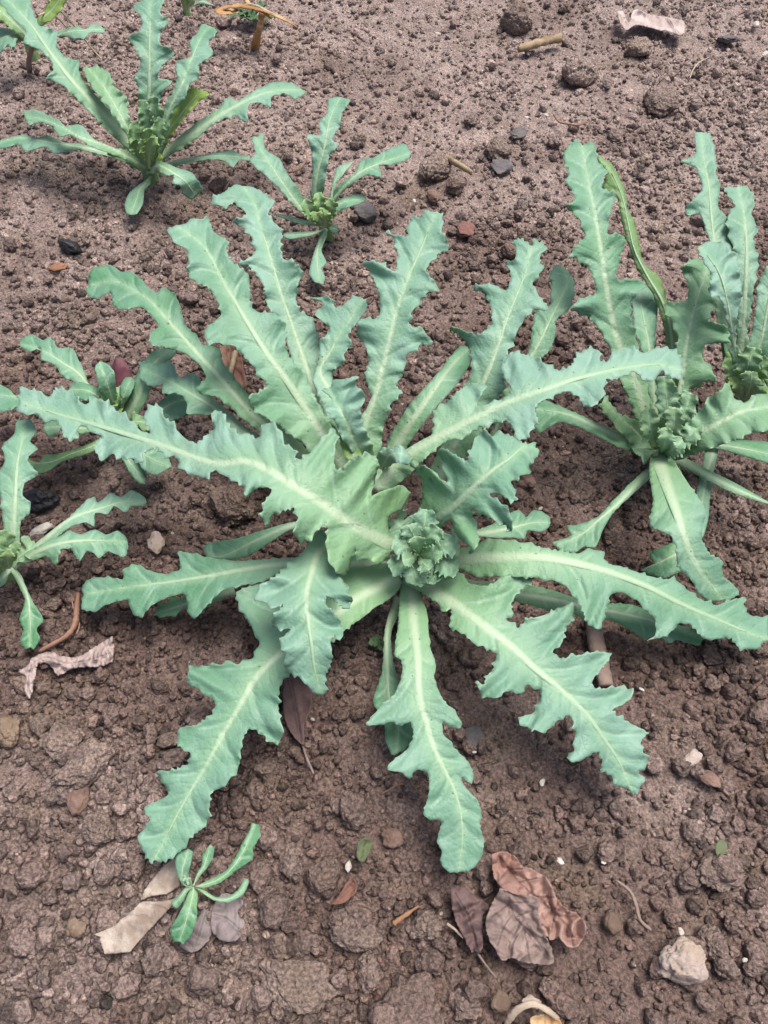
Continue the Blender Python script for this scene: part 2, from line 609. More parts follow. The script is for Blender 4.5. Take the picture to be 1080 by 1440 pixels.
def cdt_fill(poly, step, extra=None):
    """triangulate a closed outline with evenly spread inner points -> points (N,2), triangles"""
    lo, hi = poly.min(0), poly.max(0)
    gx = np.arange(lo[0], hi[0] + step, step)
    gy = np.arange(lo[1], hi[1] + step, step * 0.866)
    X, Y = np.meshgrid(gx, gy)
    X = X + (np.arange(len(gy)) % 2)[:, None] * step / 2
    g = np.stack([X.ravel(), Y.ravel()], -1)
    g = g[inside(g, poly)]
    if len(g):
        d = np.min(((g[:, None, :] - poly[None]) ** 2).sum(-1), 1) if len(g) * len(poly) < 3e7 else np.full(len(g), 1e9)
        g = g[d > (0.55 * step) ** 2]
    n = len(poly)
    co = [Vector(p) for p in poly.tolist()] + [Vector(p) for p in g.tolist()]
    ed = [(i, (i + 1) % n) for i in range(n)]
    vs, _, fs, _, _, _ = delaunay_2d_cdt(co, ed, [list(range(n))], 1, 1e-5)
    pts = np.array([(v.x, v.y) for v in vs])
    tr = []
    for f in fs:
        for k in range(1, len(f) - 1):
            tr.append((f[0], f[k], f[k + 1]))
    tr = np.array(tr)
    # keep only triangles whose centre lies in the outline, drop unused points
    cen = pts[tr].mean(1)
    tr = tr[inside(cen, poly)]
    used = np.unique(tr)
    mp = -np.ones(len(pts), int)
    mp[used] = np.arange(len(used))
    return pts[used], mp[tr]


def seg_dist(p, a, b):
    """distance of points p (N,2) to the segments a-b (M,2) -> distance, index, parameter"""
    ab = b - a
    L2 = np.maximum((ab ** 2).sum(-1), 1e-9)
    ap = p[:, None, :] - a[None]
    s = np.clip((ap * ab[None]).sum(-1) / L2[None], 0, 1)
    d = np.sqrt(((ap - s[..., None] * ab[None]) ** 2).sum(-1))
    i = d.argmin(1)
    r = np.arange(len(p))
    return d[r, i], i, s[r, i]


def zcurve(zs):
    zs = np.asarray(zs, float) / 100.0
    k = np.linspace(0, 1, len(zs))

    def f(t):
        t = np.clip(np.asarray(t, float), 0, 1)
        i = np.clip((t * (len(zs) - 1)).astype(int), 0, len(zs) - 2)
        u = t * (len(zs) - 1) - i
        zz = np.concatenate([[2 * zs[0] - zs[1]], zs, [2 * zs[-1] - zs[-2]]])
        p0, p1, p2, p3 = zz[i], zz[i + 1], zz[i + 2], zz[i + 3]
        return 0.5 * (2 * p1 + (p2 - p0) * u + (2 * p0 - 5 * p1 + 4 * p2 - p3) * u ** 2 + (3 * p1 - p0 - 3 * p2 + p3) * u ** 3)
    return f


def thick_sheet(name, V, T, attrs, thick, mat, parent, flip=False):
    """give a triangulated surface real thickness: top, underside and rim"""
    V = np.asarray(V)
    fn = np.cross(V[T[:, 1]] - V[T[:, 0]], V[T[:, 2]] - V[T[:, 0]])
    vn = np.zeros_like(V)
    for k in range(3):
        np.add.at(vn, T[:, k], fn)
    vn /= np.maximum(np.linalg.norm(vn, axis=1, keepdims=True), 1e-12)
    n = len(V)
    e = np.concatenate([T[:, [0, 1]], T[:, [1, 2]], T[:, [2, 0]]])
    key = np.sort(e, 1)
    _, inv, cnt = np.unique(key, axis=0, return_inverse=True, return_counts=True)
    rim = e[cnt[inv.ravel()] == 1]
    faces = [tuple(int(i) for i in t) for t in T] + [(int(t[0]) + n, int(t[2]) + n, int(t[1]) + n) for t in T]
    faces += [(int(b), int(a), int(a) + n, int(b) + n) for a, b in rim]
    VV = np.vstack([V, V - vn * thick])
    at2 = {k: np.concatenate([np.broadcast_to(v, (n,)), np.broadcast_to(v, (n,))]) for k, v in attrs.items()}
    at2['under'] = np.concatenate([np.full(n, 1.0 if flip else 0.0), np.full(n, 0.0 if flip else 1.0)])
    me = mesh_np(name, VV, faces, at2)
    return link_mesh(name, me, mat, parent)


def toothed(edge, centre_sign, amp, period, rng, fade):
    """push little pointed teeth outwards along a margin"""
    if amp <= 0:
        return edge
    d = np.gradient(edge, axis=0)
    d /= np.maximum(np.linalg.norm(d, axis=1, keepdims=True), 1e-9)
    nrm = np.stack([d[:, 1], -d[:, 0]], -1) * centre_sign
    s = np.concatenate([[0], np.cumsum(np.linalg.norm(np.diff(edge, axis=0), axis=1))])
    L = s[-1]
    off = np.zeros(len(s))
    p = rng.uniform(0, period)
    while p < L:
        w = period * rng.choice([0.5, 0.75, 1.0, 1.4, 2.1]) * rng.uniform(0.85, 1.15)
        u = (s - p) / w
        m = (u >= 0) & (u < 1)
        h = amp * rng.uniform(0.1, 1.3) * min(1.0, 0.45 + 0.55 * w / period)
        off[m] = h * np.where(u[m] < 0.72, (u[m] / 0.72) ** 1.5, ((1 - u[m]) / 0.28) ** 1.2) - 0.32 * amp
        p += w
    return edge + nrm * (off * np.interp(s / L, [0, fade, 1], [0, 1, 1]))[:, None]


LEAF_OUTLINES = []


def poppy_leaf(parent, mid, zs, L, R, yg=0.0, tooth=3.6, period=11.0, ruffle=1.0, cup=0.0, rib=5.0, seed=0, step=4.0,
               flip=False, fade=0.25, name='leaf', lam=0.024, bloom=None):
    rng = np.random.default_rng(seed)
    bloom = (0.5 if bloom is None else bloom) + rng.uniform(-0.14, 0.14)
    zf = zcurve(zs)
    M = catmull(np.array(mid, float), 5.0)
    sl = np.concatenate([[0], np.cumsum(np.linalg.norm(np.diff(M, axis=0), axis=1))])
    Lpx = sl[-1]
    tm = sl / Lpx
    es = min(step * 0.6, 2.2)
    # which side each margin lies on (to push teeth outwards)
    eL = crisp([mid[0]] + list(L) + [mid[-1]], es)
    eR = crisp([mid[0]] + list(R) + [mid[-1]], es)
    pol = np.vstack([eL, eR[::-1]])
    area = 0.5 * np.sum(pol[:, 0] * np.roll(pol[:, 1], -1) - np.roll(pol[:, 0], -1) * pol[:, 1])
    sg = 1.0 if area > 0 else -1.0
    eL = toothed(eL, sg, tooth, period, rng, fade)
    eR = toothed(eR, -sg, tooth, period, rng, fade)
    poly = np.vstack([eL[:-1], eR[1:][::-1]])
    LEAF_OUTLINES.append(poly[::3])
    pts, tri = cdt_fill(poly, step)
    a, b = M[:-1], M[1:]
    d, i, s = seg_dist(pts, a, b)
    t = (sl[i] + s * (sl[i + 1] - sl[i])) / Lpx
    tx = b[i] - a[i]
    side = np.sign(tx[:, 0] * (pts[:, 1] - a[i, 1]) - tx[:, 1] * (pts[:, 0] - a[i, 0]))
    ed, _, _ = seg_dist(pts, poly, np.roll(poly, -1, 0))
    u = d / np.maximum(d + ed, 1e-6)
    # side veins: from the midrib to the tip of each lobe
    va, vb = [], []
    for E in (np.array(L, float), np.array(R, float)):
        if len(E) < 3:
            continue
        dd, ii, ss = seg_dist(E, a, b)
        tt = (sl[ii] + ss * (sl[ii + 1] - sl[ii]))
        for k in range(1, len(E) - 1):
            if dd[k] >= dd[k - 1] and dd[k] >= dd[k + 1] and dd[k] > 14:
                s0 = max(0.0, tt[k] - 0.75 * dd[k])
                p0 = np.array([np.interp(s0, sl, M[:, 0]), np.interp(s0, sl, M[:, 1])])
                s1 = tt[k] - 0.15 * dd[k]
                pm = np.array([np.interp(s1, sl, M[:, 0]), np.interp(s1, sl, M[:, 1])])
                c = 0.5 * (pm + p0 + 0.5 * (E[k] - p0))
                q = np.linspace(0, 1, 9)[:, None]
                cv = (1 - q) ** 2 * p0 + 2 * q * (1 - q) * c + q ** 2 * E[k]
                va.append(cv[:-1])
                vb.append(cv[1:])
    sc = float(mpp(*M[len(M) // 2], float(zf(0.5))))
    if va:
        vd, _, _ = seg_dist(pts, np.vstack(va), np.vstack(vb))
        vein = vd * sc * 1000.0
    else:
        vein = np.full(len(pts), 50.0)
    # height of the blade: arching midrib, cupped cross-section, wavy margin
    dm = d * sc
    ph = rng.uniform(0, 6.28, 4)
    sm = t * Lpx * sc
    wob = np.sin(2 * math.pi * sm / lam + np.where(side > 0, ph[0], ph[1]) + 1.2 * np.sin(2 * math.pi * sm / (lam * 2.7) + ph[2]))
    wob2 = np.sin(2 * math.pi * sm / (lam * 0.45) + np.where(side > 0, ph[3], ph[0]) + 60 * dm)
    hw = np.minimum(d + ed, 70) * sc
    z = zf(t) + cup * dm + ruffle * (0.085 * hw * wob * u ** 1.4 + 0.028 * hw * wob2 * u ** 2)
    z = z + ruffle * 0.03 * hw * np.sin(2 * math.pi * sm / (lam * 3.1) + ph[1]) * side * u
    z = z + ruffle * 0.0016 * np.minimum(1.0, hw / 0.02) * (1 - np.exp(-(vein / 6.0) ** 2)) * u
    lf = fbm(pts[:, 0] * sc / 0.045 + 11 * (seed % 17), pts[:, 1] * sc / 0.045 + seed % 13, 400 + seed % 50, 2)
    z = z + ruffle * 0.006 * lf * np.minimum(1.0, hw / 0.025) * np.minimum(1.0, t * 4) * (0.25 + 0.75 * u)
    z = np.maximum(z, 0.004)
    V = at(pts[:, 0], pts[:, 1], z)
    fn = np.cross(V[tri[:, 1]] - V[tri[:, 0]], V[tri[:, 2]] - V[tri[:, 0]])
    toc = CAMP - V[tri].mean(1)
    if (fn * toc).sum() < 0:
        tri = tri[:, ::-1]
    rw = np.maximum(rib * (1.12 - 0.95 * t ** 0.7), 0.8)
    attrs = dict(t=t, u=u, rib=d / rw, vein=vein, yg=np.full(len(pts), yg), bloom=np.full(len(pts), bloom),
                 sv=(t * Lpx - 0.75 * d) * sc * 1000.0)
    o = thick_sheet(name, V, tri, attrs, 0.0006, M_LEAF, parent, flip)
    if rib > 0:
        n = max(6, int(Lpx / 6))
        q = np.linspace(0.0, 0.93, n)
        cx, cy = np.interp(q, tm, M[:, 0]), np.interp(q, tm, M[:, 1])
        gx, gy = np.gradient(cx), np.gradient(cy)
        gl = np.maximum(np.hypot(gx, gy), 1e-9)
        nxp, nyp = -gy / gl, gx / gl
        r = np.maximum(rib * (1.12 - 0.95 * q ** 0.7), 0.8) * np.interp(q, [0, 0.9, 0.93], [1, 1, 0.3])
        xt = np.linspace(-1.15, 1.15, 7)
        ab = np.linspace(math.pi, 2 * math.pi, 6)
        vs, at_t, at_r, fc = [], [], [], []
        zc = zf(q)
        for k in range(n):
            h0 = max(0.00022, 0.05 * r[k] * sc)
            vs.append(at(cx[k] + nxp[k] * r[k] * xt, cy[k] + nyp[k] * r[k] * xt, np.maximum(zc[k] + h0 * (1 - 1.6 * xt ** 2), 0.003)))
            vs.append(at(cx[k] + nxp[k] * r[k] * 1.15 * np.cos(ab), cy[k] + nyp[k] * r[k] * 1.15 * np.cos(ab),
                         np.maximum(zc[k] - 1.12 * h0 + 0.85 * r[k] * sc * np.sin(ab), 0.002)))
            at_t += [q[k]] * 13
            at_r += list(np.abs(xt)) + [0.6] * 6
        vs = np.vstack(vs)
        for k in range(n - 1):
            for j in list(range(6)) + list(range(7, 12)):
                fc.append((k * 13 + j, k * 13 + j + 1, (k + 1) * 13 + j + 1, (k + 1) * 13 + j))
        fc.append(tuple(range(13)))
        fc.append(tuple(range((n - 1) * 13, n * 13))[::-1])
        N_ = len(vs)
        me = mesh_np('midrib', vs, fc, dict(t=np.array(at_t), u=np.zeros(N_), rib=np.array(at_r), vein=np.full(N_, 50.0),
                                            yg=np.full(N_, yg), bloom=np.full(N_, bloom), sv=np.full(N_, 3.75), under=np.zeros(N_)))
        link_mesh('midrib', me, M_LEAF, o)
    return o


def young_leaf(parent, base, az, length, width, e0, e1, yg=0.3, ruffle=1.0, cup=0.35, seed=0, nt_=64, ns_=8):
    """small crinkled heart leaf, grown from its base (metres, radians)"""
    rng = np.random.default_rng(seed)
    t = np.linspace(0, 1, nt_)
    el = e0 + (e1 - e0) * t ** 1.2
    ds = length / (nt_ - 1)
    h = np.concatenate([[0], np.cumsum(np.cos(el[:-1]) * ds)])
    zz = np.concatenate([[0], np.cumsum(np.sin(el[:-1]) * ds)])
    dirh = np.array([math.cos(az), math.sin(az), 0])
    lat = np.array([-math.sin(az), math.cos(az), 0])
    s = np.linspace(-1, 1, 2 * ns_ + 1)
    prof = np.interp(t, [0, 0.18, 0.45, 0.75, 0.93, 1], [0.30, 0.34, 0.80, 1.0, 0.62, 0.06])
    ph = rng.uniform(0, 6.28, 6)
    V, T, U, Rb = [], [], [], []
    for k in range(nt_):
        nrm = np.array([-math.sin(el[k]) * dirh[0], -math.sin(el[k]) * dirh[1], math.cos(el[k])])
        c = np.array(base) + dirh * h[k] + np.array([0, 0, zz[k]])
        for sd in s:
            a = abs(sd)
            sid = 0 if sd < 0 else 1
            w = width / 2 * prof[k]
            lobe = 1 + 0.26 * math.sin(t[k] * 17 + ph[sid]) + 0.24 * (((t[k] * 8.5 + ph[2 + sid]) % 1.0) - 0.5) * 2 * (t[k] < 0.98)
            w2 = w * (1 + (lobe - 1) * a)
            ruf = ruffle * width * (0.17 * math.sin(t[k] * 17 + ph[sid] + 1.1) + 0.12 * math.sin(t[k] * 31 + ph[4 + sid])) * a ** 1.5 * min(1, t[k] * 3)
            bend = cup * w2 * a ** 1.6
            V.append(c + lat * (sd * w2 * (1 - 0.12 * cup * a)) + nrm * (ruf + bend) + dirh * (0.1 * w2 * a))
            T.append(t[k]); U.append(a); Rb.append(a * w / max(0.0011 * (1.1 - 0.8 * t[k]), 1e-5))
    V = np.array(V)
    m = 2 * ns_ + 1
    tri = []
    for k in range(nt_ - 1):
        for j in range(m - 1):
            p = k * m + j
            tri += [(p, p + m, p + 1), (p + 1, p + m, p + m + 1)]
    tri = np.array(tri)
    fn = np.cross(V[tri[:, 1]] - V[tri[:, 0]], V[tri[:, 2]] - V[tri[:, 0]])
    if fn[:, 2].sum() < 0:
        tri = tri[:, ::-1]
    at_ = dict(t=np.array(T), u=np.array(U), rib=np.array(Rb), vein=np.full(len(V), 50.0), yg=np.full(len(V), yg), bloom=np.full(len(V), 0.8),
               sv=(np.array(T) * length - 0.6 * np.array(U) * width / 2) * 1000.0)
    return thick_sheet('young_leaf', V, tri, at_, 0.0005, M_LEAF, parent)


def heart(parent, px, py, z, n, lmin, lmax, yg=0.3, seed=0, spread=0.008, wide=0.75):
    """whorl of young leaves at the growing point"""
    rng = np.random.default_rng(seed)
    c = at(px, py, z)
    for k in range(n):
        f = k / max(1, n - 1)                       # inner -> outer
        az = k * 2.39996 + rng.uniform(-0.6, 0.6)
        ln = lmin + (lmax - lmin) * f
        b = c + np.array([math.cos(az), math.sin(az), 0]) * spread * f + np.array([rng.normal(0, 0.25 * spread), rng.normal(0, 0.25 * spread), 0.014 * (1 - f)])
        young_leaf(parent, b, az, ln * rng.uniform(0.85, 1.15), ln * wide * rng.uniform(0.8, 1.2),
                   math.radians(84 - 26 * f + rng.uniform(-9, 9)), math.radians(42 - 50 * f + rng.uniform(-18, 18)),
                   yg=yg * (1.15 - 0.6 * f), ruffle=rng.uniform(0.8, 1.5), cup=0.5 - 0.25 * f, seed=seed * 31 + k)


def crown_base(parent, px, py, r, h, seed=0, yg=0.35):
    """short fleshy stem where the leaf bases meet the soil"""
    c = at(px, py, 0.0)
    rings, seg, vs, fc = 7, 14, [], []
    for k in range(rings):
        f = k / (rings - 1)
        rr = r * (1.0 - 0.35 * f) * (1 + 0.12 * math.sin(3 * f + seed))
        for j in range(seg):
            a = 2 * math.pi * j / seg
            q = rr * (1 + 0.12 * math.sin(a * 5 + seed))
            vs.append((c[0] + q * math.cos(a), c[1] + q * math.sin(a), -0.012 + (h + 0.012) * f))
    for k in range(rings - 1):
        for j in range(seg):
            fc.append((k * seg + j, k * seg + (j + 1) % seg, (k + 1) * seg + (j + 1) % seg, (k + 1) * seg + j))
    fc.append(tuple(range((rings - 1) * seg, rings * seg)))
    n = len(vs)
    me = mesh_np('stem_base', np.array(vs), fc, dict(t=np.zeros(n), u=np.zeros(n), rib=np.full(n, 1.2), vein=np.full(n, 50.0), yg=np.full(n, yg), bloom=np.full(n, 0.4), sv=np.full(n, 3.75), under=np.full(n, 0.6)))
    return link_mesh('stem_base', me, M_LEAF, parent)


def strap(pts, w0, w1):
    """margins of a plain tapering stalk round a midrib"""
    P = np.array(pts, float)
    g = np.gradient(P, axis=0)
    g /= np.linalg.norm(g, axis=1, keepdims=True)
    nr = np.stack([-g[:, 1], g[:, 0]], -1)
    w = np.linspace(w0, w1, len(P))[:, None] / 2
    return [tuple(p) for p in (P + nr * w)], [tuple(p) for p in (P - nr * w)]


# each leaf: midrib (photo pixels, base to tip), heights in cm along it, the two margins base to tip, extra settings
def rv(*p):
    return list(p)[::-1]


MAIN = [
 ('A23', [(520,742),(460,738),(417,737),(360,760),(307,783),(287,776)], [5,5,4.5,3.5,2.5],
  [(413,734),(377,743),(333,757),(297,763),(285,769)], [(410,744),(383,760),(347,783),(310,787),(292,784)], dict(tooth=0, ruffle=.3, rib=5)),
 ('A22b', [(330,830),(290,840),(250,853),(216,864)], [2.5,2.5,2.2,1.8], [(290,832),(262,838),(238,845),(222,853)], [(300,850),(275,862),(258,857),(240,867),(224,868)], dict(ruffle=.6)),
 ('A22', [(545,795),(470,792),(396,793),(341,801),(287,811),(236,819),(178,826),(117,836)], [5,6.5,6.5,5,3.2],
  rv((114,828),(123,815),(151,811),(172,815),(174,801),(189,793),(213,803),(236,807),(252,801),(252,776),(271,778),(294,784),(333,788),(372,786),(411,784),(470,782),(520,780)),
  rv((114,856),(131,860),(151,850),(180,844),(186,863),(197,868),(213,852),(236,840),(259,836),(265,860),(273,871),(287,856),(310,832),(341,823),(372,817),(396,805),(470,802),(530,808)), dict(tooth=2, ruffle=.7, rib=5)),
 ('A24', [(650,752),(690,748),(720,742),(750,735),(774,735)], [5,5,4.5,4],
  [(690,738),(715,722),(730,717),(740,727),(750,717),(765,721),(774,729)], [(690,756),(725,756),(738,757),(742,746),(760,748),(772,742)], dict(tooth=1, ruffle=.5, rib=4)),
 ('A16', [(640,815),(690,828),(727,836),(770,842),(820,853),(870,862),(920,874),(990,897)], [4,5,4,3.2,2.5],
  [(690,818),(740,822),(780,830),(820,844),(860,848),(890,850),(930,866),(960,880),(985,890)],
  [(690,838),(727,846),(770,858),(813,866),(830,878),(853,870),(880,882),(907,898),(925,892),(940,904),(953,900),(970,905),(983,908)], dict(tooth=1.5, ruffle=.6, rib=5)),
 ('A5', [(460,680),(400,640),(333,600),(300,573),(267,553),(233,533),(196,518)], [4,5.5,7,8,7],
  rv((195,508),(220,512),(240,508),(253,530),(273,523),(283,537),(281,550),(300,560),(327,584),(348,602),(400,632)),
  rv((196,532),(213,543),(230,540),(227,553),(250,553),(263,563),(262,580),(277,583),(300,583),(320,600),(337,612),(400,652)), dict(tooth=2, ruffle=.8)),
 ('A2', [(505,690),(450,570),(425,500),(408,450),(395,413),(383,370),(367,320),(357,283),(340,260)], [3,7,10,13.5,15],
  rv((330,258),(313,270),(298,277),(300,287),(317,292),(330,285),(340,293),(345,302),(325,312),(345,323),(357,343),(358,355),(335,372),(353,378),(365,393),(373,410),(372,422),(377,433),(387,445),(400,470),(410,510),(430,560),(480,680)),
  rv((357,262),(377,275),(383,283),(378,303),(397,323),(395,343),(397,362),(413,368),(428,382),(420,400),(417,417),(422,437),(433,443),(447,467),(450,487),(447,517),(465,560),(515,680)), dict(cup=.1)),
 ('A8', [(500,650),(470,560),(450,520),(463,497),(480,467),(497,443),(512,420)], [5,9,10.5,12,13],
  rv((500,415),(483,427),(473,433),(467,420),(437,417),(453,427),(443,443),(463,463),(450,480),(447,507),(440,530),(455,580)),
  rv((516,424),(517,433),(500,457),(490,470),(497,487),(487,493),(480,513),(467,527),(480,570)), dict(rib=4)),
 ('A4', [(480,690),(420,640),(370,595),(353,580),(320,543),(287,507),(260,477),(233,447),(210,422),(187,407),(160,395),(124,402)], [3.5,6,9,11,12.5,10.5],
  rv((125,383),(147,372),(163,377),(172,382),(188,383),(203,397),(217,412),(233,405),(247,415),(255,433),(260,453),(273,470),(287,485),(310,490),(313,507),(330,530),(348,552),(375,575),(430,630)),
  rv((120,410),(130,420),(155,412),(158,430),(168,435),(200,433),(217,447),(223,458),(210,470),(212,485),(233,488),(260,497),(280,513),(290,530),(278,545),(282,555),(303,557),(320,570),(340,587),(375,615),(430,660)), dict(tooth=2, rib=5.5)),
 ('A1', [(510,700),(480,650),(440,590),(407,540),(373,493),(340,440),(313,393),(287,347),(250,318)], [4.5,9,13,15.5,17],
  rv((235,320),(243,340),(267,357),(262,380),(273,395),(290,403),(305,423),(310,442),(287,463),(290,483),(307,483),(330,488),(353,513),(370,533),(375,543),(350,560),(353,573),(377,590),(430,628),(480,690)),
  rv((272,308),(293,307),(302,327),(318,335),(320,355),(330,370),(347,383),(352,400),(352,420),(358,437),(387,440),(402,457),(402,480),(408,503),(430,527),(443,557),(455,580),(480,620),(515,680)), dict(cup=.06, rib=7)),
 ('A10', [(545,690),(560,625),(600,562),(640,508),(662,488)], [4,6,8.5,9.5,9],
  [(540,650),(547,617),(573,573),(613,527),(647,487)], [(560,660),(573,627),(582,613),(613,573),(645,537),(660,513)], dict(tooth=0, ruffle=.4, rib=8)),
 ('A13', [(690,620),(720,550),(750,497),(767,463),(783,430),(797,397),(790,372)], [4,8,10.5,12,12.5],
  rv((783,372),(773,383),(775,407),(773,430),(752,440),(747,473),(742,497),(705,560)), rv((807,393),(808,410),(800,437),(783,447),(780,477),(773,493),(760,505),(725,570)), dict(tooth=2, rib=4)),
 ('A11', [(610,690),(645,610),(680,537),(700,487),(713,447),(727,413),(740,380),(748,345)], [4.5,8.5,12,14.5,16],
  rv((733,335),(718,340),(725,350),(723,363),(712,370),(718,387),(712,407),(690,398),(665,402),(683,417),(690,433),(690,457),(670,470),(640,460),(630,463),(647,473),(660,493),(663,520),(657,537),(640,590),(605,660)),
  rv((752,337),(768,345),(760,362),(762,380),(750,400),(770,430),(773,435),(750,437),(737,450),(727,470),(723,483),(710,500),(712,530),(700,565),(650,650)), dict(rib=5.5)),
 ('A7', [(545,705),(520,650),(512,605),(530,550),(540,510),(550,470),(560,430),(573,393),(587,360),(600,330),(614,298)], [5,9.5,13,16,18],
  rv((597,295),(587,307),(577,307),(573,330),(567,332),(545,327),(555,340),(558,360),(555,380),(533,368),(510,367),(522,387),(532,410),(535,430),(530,447),(510,447),(500,470),(513,487),(517,507),(513,533),(523,563),(506,585),(500,620),(515,670)),
  rv((622,300),(623,312),(622,323),(632,352),(617,357),(600,380),(613,397),(620,410),(603,412),(590,427),(578,443),(577,457),(593,462),(608,480),(587,488),(573,500),(567,527),(558,543),(567,550),(553,563),(543,587),(540,602),(535,640)), dict(rib=6)),
 ('A25', [(530,690),(505,655),(493,630),(488,604)], [6,8.5,10,11], [(497,660),(480,630),(478,610)], [(520,660),(506,632),(499,608)], dict(yg=.75, rib=2.5, tooth=1.5, step=3)),
 ('A9', [(520,665),(500,625),(480,580),(462,545)], [7,10.5,13,13.5],
  [(490,630),(475,607),(470,588),(454,575),(466,562),(453,548)], [(525,630),(512,600),(508,575),(515,555),(500,540),(505,528),(485,532),(472,535)], dict(ruffle=2.2, rib=3, tooth=3, lam=.014, step=3)),
 ('A9b', [(535,660),(548,640),(560,637),(582,645)], [8,11,12,11], [(530,640),(540,628),(552,632),(562,625),(575,636)], [(548,655),(560,650),(572,654)], dict(ruffle=2, rib=2, tooth=2, lam=.012, step=3)),
 ('A20', [(562,812),(500,842),(445,885),(393,920),(360,953),(337,993),(313,1033),(290,1077),(263,1120),(240,1163),(217,1210)], [5.5,7,6.5,5.5,4.2,3],
  [(545,792),(490,803),(430,806),(380,815),(331,832),(337,856),(353,883),(364,906),(355,924),(333,933),(324,931),(302,935),(267,937),(261,957),(281,972),(302,988),(298,1003),(275,1019),(252,1023),(248,1046),(267,1060),(265,1073),(248,1081),(223,1087),(235,1117),(202,1135),(210,1153),(192,1177),(200,1197),(212,1213)],
  [(563,825),(547,843),(523,857),(513,867),(493,880),(470,900),(430,930),(403,950),(393,970),(393,1003),(400,1030),(390,1048),(377,1040),(362,1028),(348,1027),(340,1047),(337,1077),(323,1097),(310,1110),(298,1112),(295,1137),(290,1163),(270,1175),(260,1193),(240,1207),(224,1214)], dict(rib=7, cup=-.04)),
 ('A19', [(560,840),(545,885),(545,940),(547,978),(560,1023),(557,1060)], [3.5,3.8,3,2.4], [(548,860),(541,885),(537,946),(525,984),(541,1023),(542,1042),(551,1061)], [(562,860),(550,889),(553,930),(561,959),(562,990),(577,1016),(582,1039),(569,1054)], dict(tooth=1, ruffle=.6, rib=4)),
 ('A18', [(577,810),(579,828),(582,876),(587,924),(589,972),(598,1010),(611,1052),(627,1087),(640,1115),(649,1154),(649,1192),(645,1227)], [5,7,6.3,5,3],
  [(566,815),(563,825),(560,876),(555,921),(565,930),(564,953),(553,978),(534,994),(514,1020),(534,1020),(553,1015),(563,1021),(576,1015),(582,1032),(573,1052),(547,1074),(545,1083),(566,1087),(576,1096),(585,1083),(601,1087),(603,1115),(595,1144),(605,1154),(621,1152),(614,1183),(621,1198),(621,1218),(633,1227)],
  [(586,815),(589,831),(600,857),(605,908),(614,937),(611,953),(624,984),(643,1004),(649,1024),(630,1021),(622,1016),(624,1032),(640,1052),(659,1071),(666,1087),(664,1103),(649,1093),(654,1106),(672,1125),(678,1147),(675,1160),(681,1183),(678,1205),(662,1224)], dict(tooth=2, ruffle=.7, rib=7, cup=-.04)),
 ('A15', [(610,790),(647,787),(707,783),(760,783),(803,790),(853,803),(907,823),(960,850),(1013,873),(1053,890),(1083,900)], [5.5,9,9.5,8,5.5,3],
  [(620,775),(653,770),(693,757),(740,763),(780,773),(813,777),(837,772),(847,777),(853,790),(880,797),(907,807),(933,813),(950,813),(960,823),(983,840),(1007,850),(1027,843),(1045,840),(1048,857),(1060,867),(1080,867)],
  [(620,800),(650,802),(667,810),(707,811),(750,813),(780,818),(797,827),(817,853),(827,880),(840,883),(850,873),(853,853),(860,837),(870,833),(893,843),(910,860),(922,873),(920,893),(910,902),(940,893),(957,877),(973,880),(987,897),(1007,900),(1027,897),(1040,913),(1067,913),(1073,905)], dict(rib=8, ruffle=.7, cup=-.12)),
 ('A17', [(575,805),(637,847),(677,877),(717,907),(753,940),(793,973),(827,1007),(850,1040),(870,1070),(889,1114)], [5.5,8.5,8,6.3,3.5],
  [(593,803),(627,803),(650,806),(660,820),(687,823),(703,813),(723,807),(750,813),(733,830),(720,847),(722,863),(713,870),(730,882),(740,870),(767,863),(787,853),(810,852),(808,870),(795,887),(793,900),(778,917),(790,925),(813,920),(843,915),(862,918),(853,933),(837,953),(830,963),(843,968),(870,965),(893,972),(880,990),(860,1000),(880,1012),(912,1030),(900,1047),(913,1070),(900,1087),(907,1093),(896,1117)],
  [(567,818),(593,833),(617,850),(620,860),(635,857),(632,883),(650,890),(663,903),(680,910),(697,920),(693,940),(683,950),(680,962),(668,960),(680,980),(697,983),(713,973),(733,977),(743,963),(758,970),(757,990),(747,1003),(728,1008),(743,1025),(767,1030),(787,1013),(800,1008),(807,1020),(807,1053),(795,1065),(813,1073),(830,1063),(840,1057),(847,1077),(843,1082),(860,1093),(867,1105),(880,1109)], dict(rib=8)),
 ('A21', [(520,765),(475,760),(450,775),(438,805),(431,844),(434,879),(438,906),(442,941),(453,979)], [8,10,11.5,11,8.5],
  [(480,745),(442,750),(423,778),(407,793),(388,809),(366,824),(357,844),(372,848),(384,856),(399,850),(384,867),(382,879),(396,887),(409,882),(392,902),(399,918),(401,945),(419,953),(434,968),(444,978)],
  [(490,770),(468,775),(473,801),(489,824),(495,848),(491,858),(469,844),(460,838),(460,850),(479,871),(483,887),(479,902),(471,893),(466,902),(468,926),(458,953),(459,974)], dict(ruffle=1.6, rib=6, tooth=2.5, cup=-.08)),
 ('A6', [(560,770),(513,747),(480,727),(447,703),(413,683),(380,662),(345,648),(317,651),(290,648),(233,628),(187,613),(133,597),(73,580),(26,563)], [8,13,15,13.5,11.5,10,9],
  rv((23,560),(30,548),(50,547),(67,557),(80,545),(100,550),(113,563),(120,567),(133,558),(153,565),(163,575),(180,587),(193,600),(210,610),(205,593),(200,587),(207,573),(223,568),(230,583),(247,598),(253,610),(277,622),(293,608),(300,600),(295,580),(310,577),(320,593),(332,610),(348,607),(363,617),(367,600),(382,592),(397,608),(403,627),(413,630),(418,647),(430,640),(442,628),(453,613),(472,605),(473,630),(472,657),(482,663),(485,652),(507,640),(527,640),(532,660),(527,680),(523,697),(537,690),(567,683),(577,693),(565,717),(546,727),(548,750)),
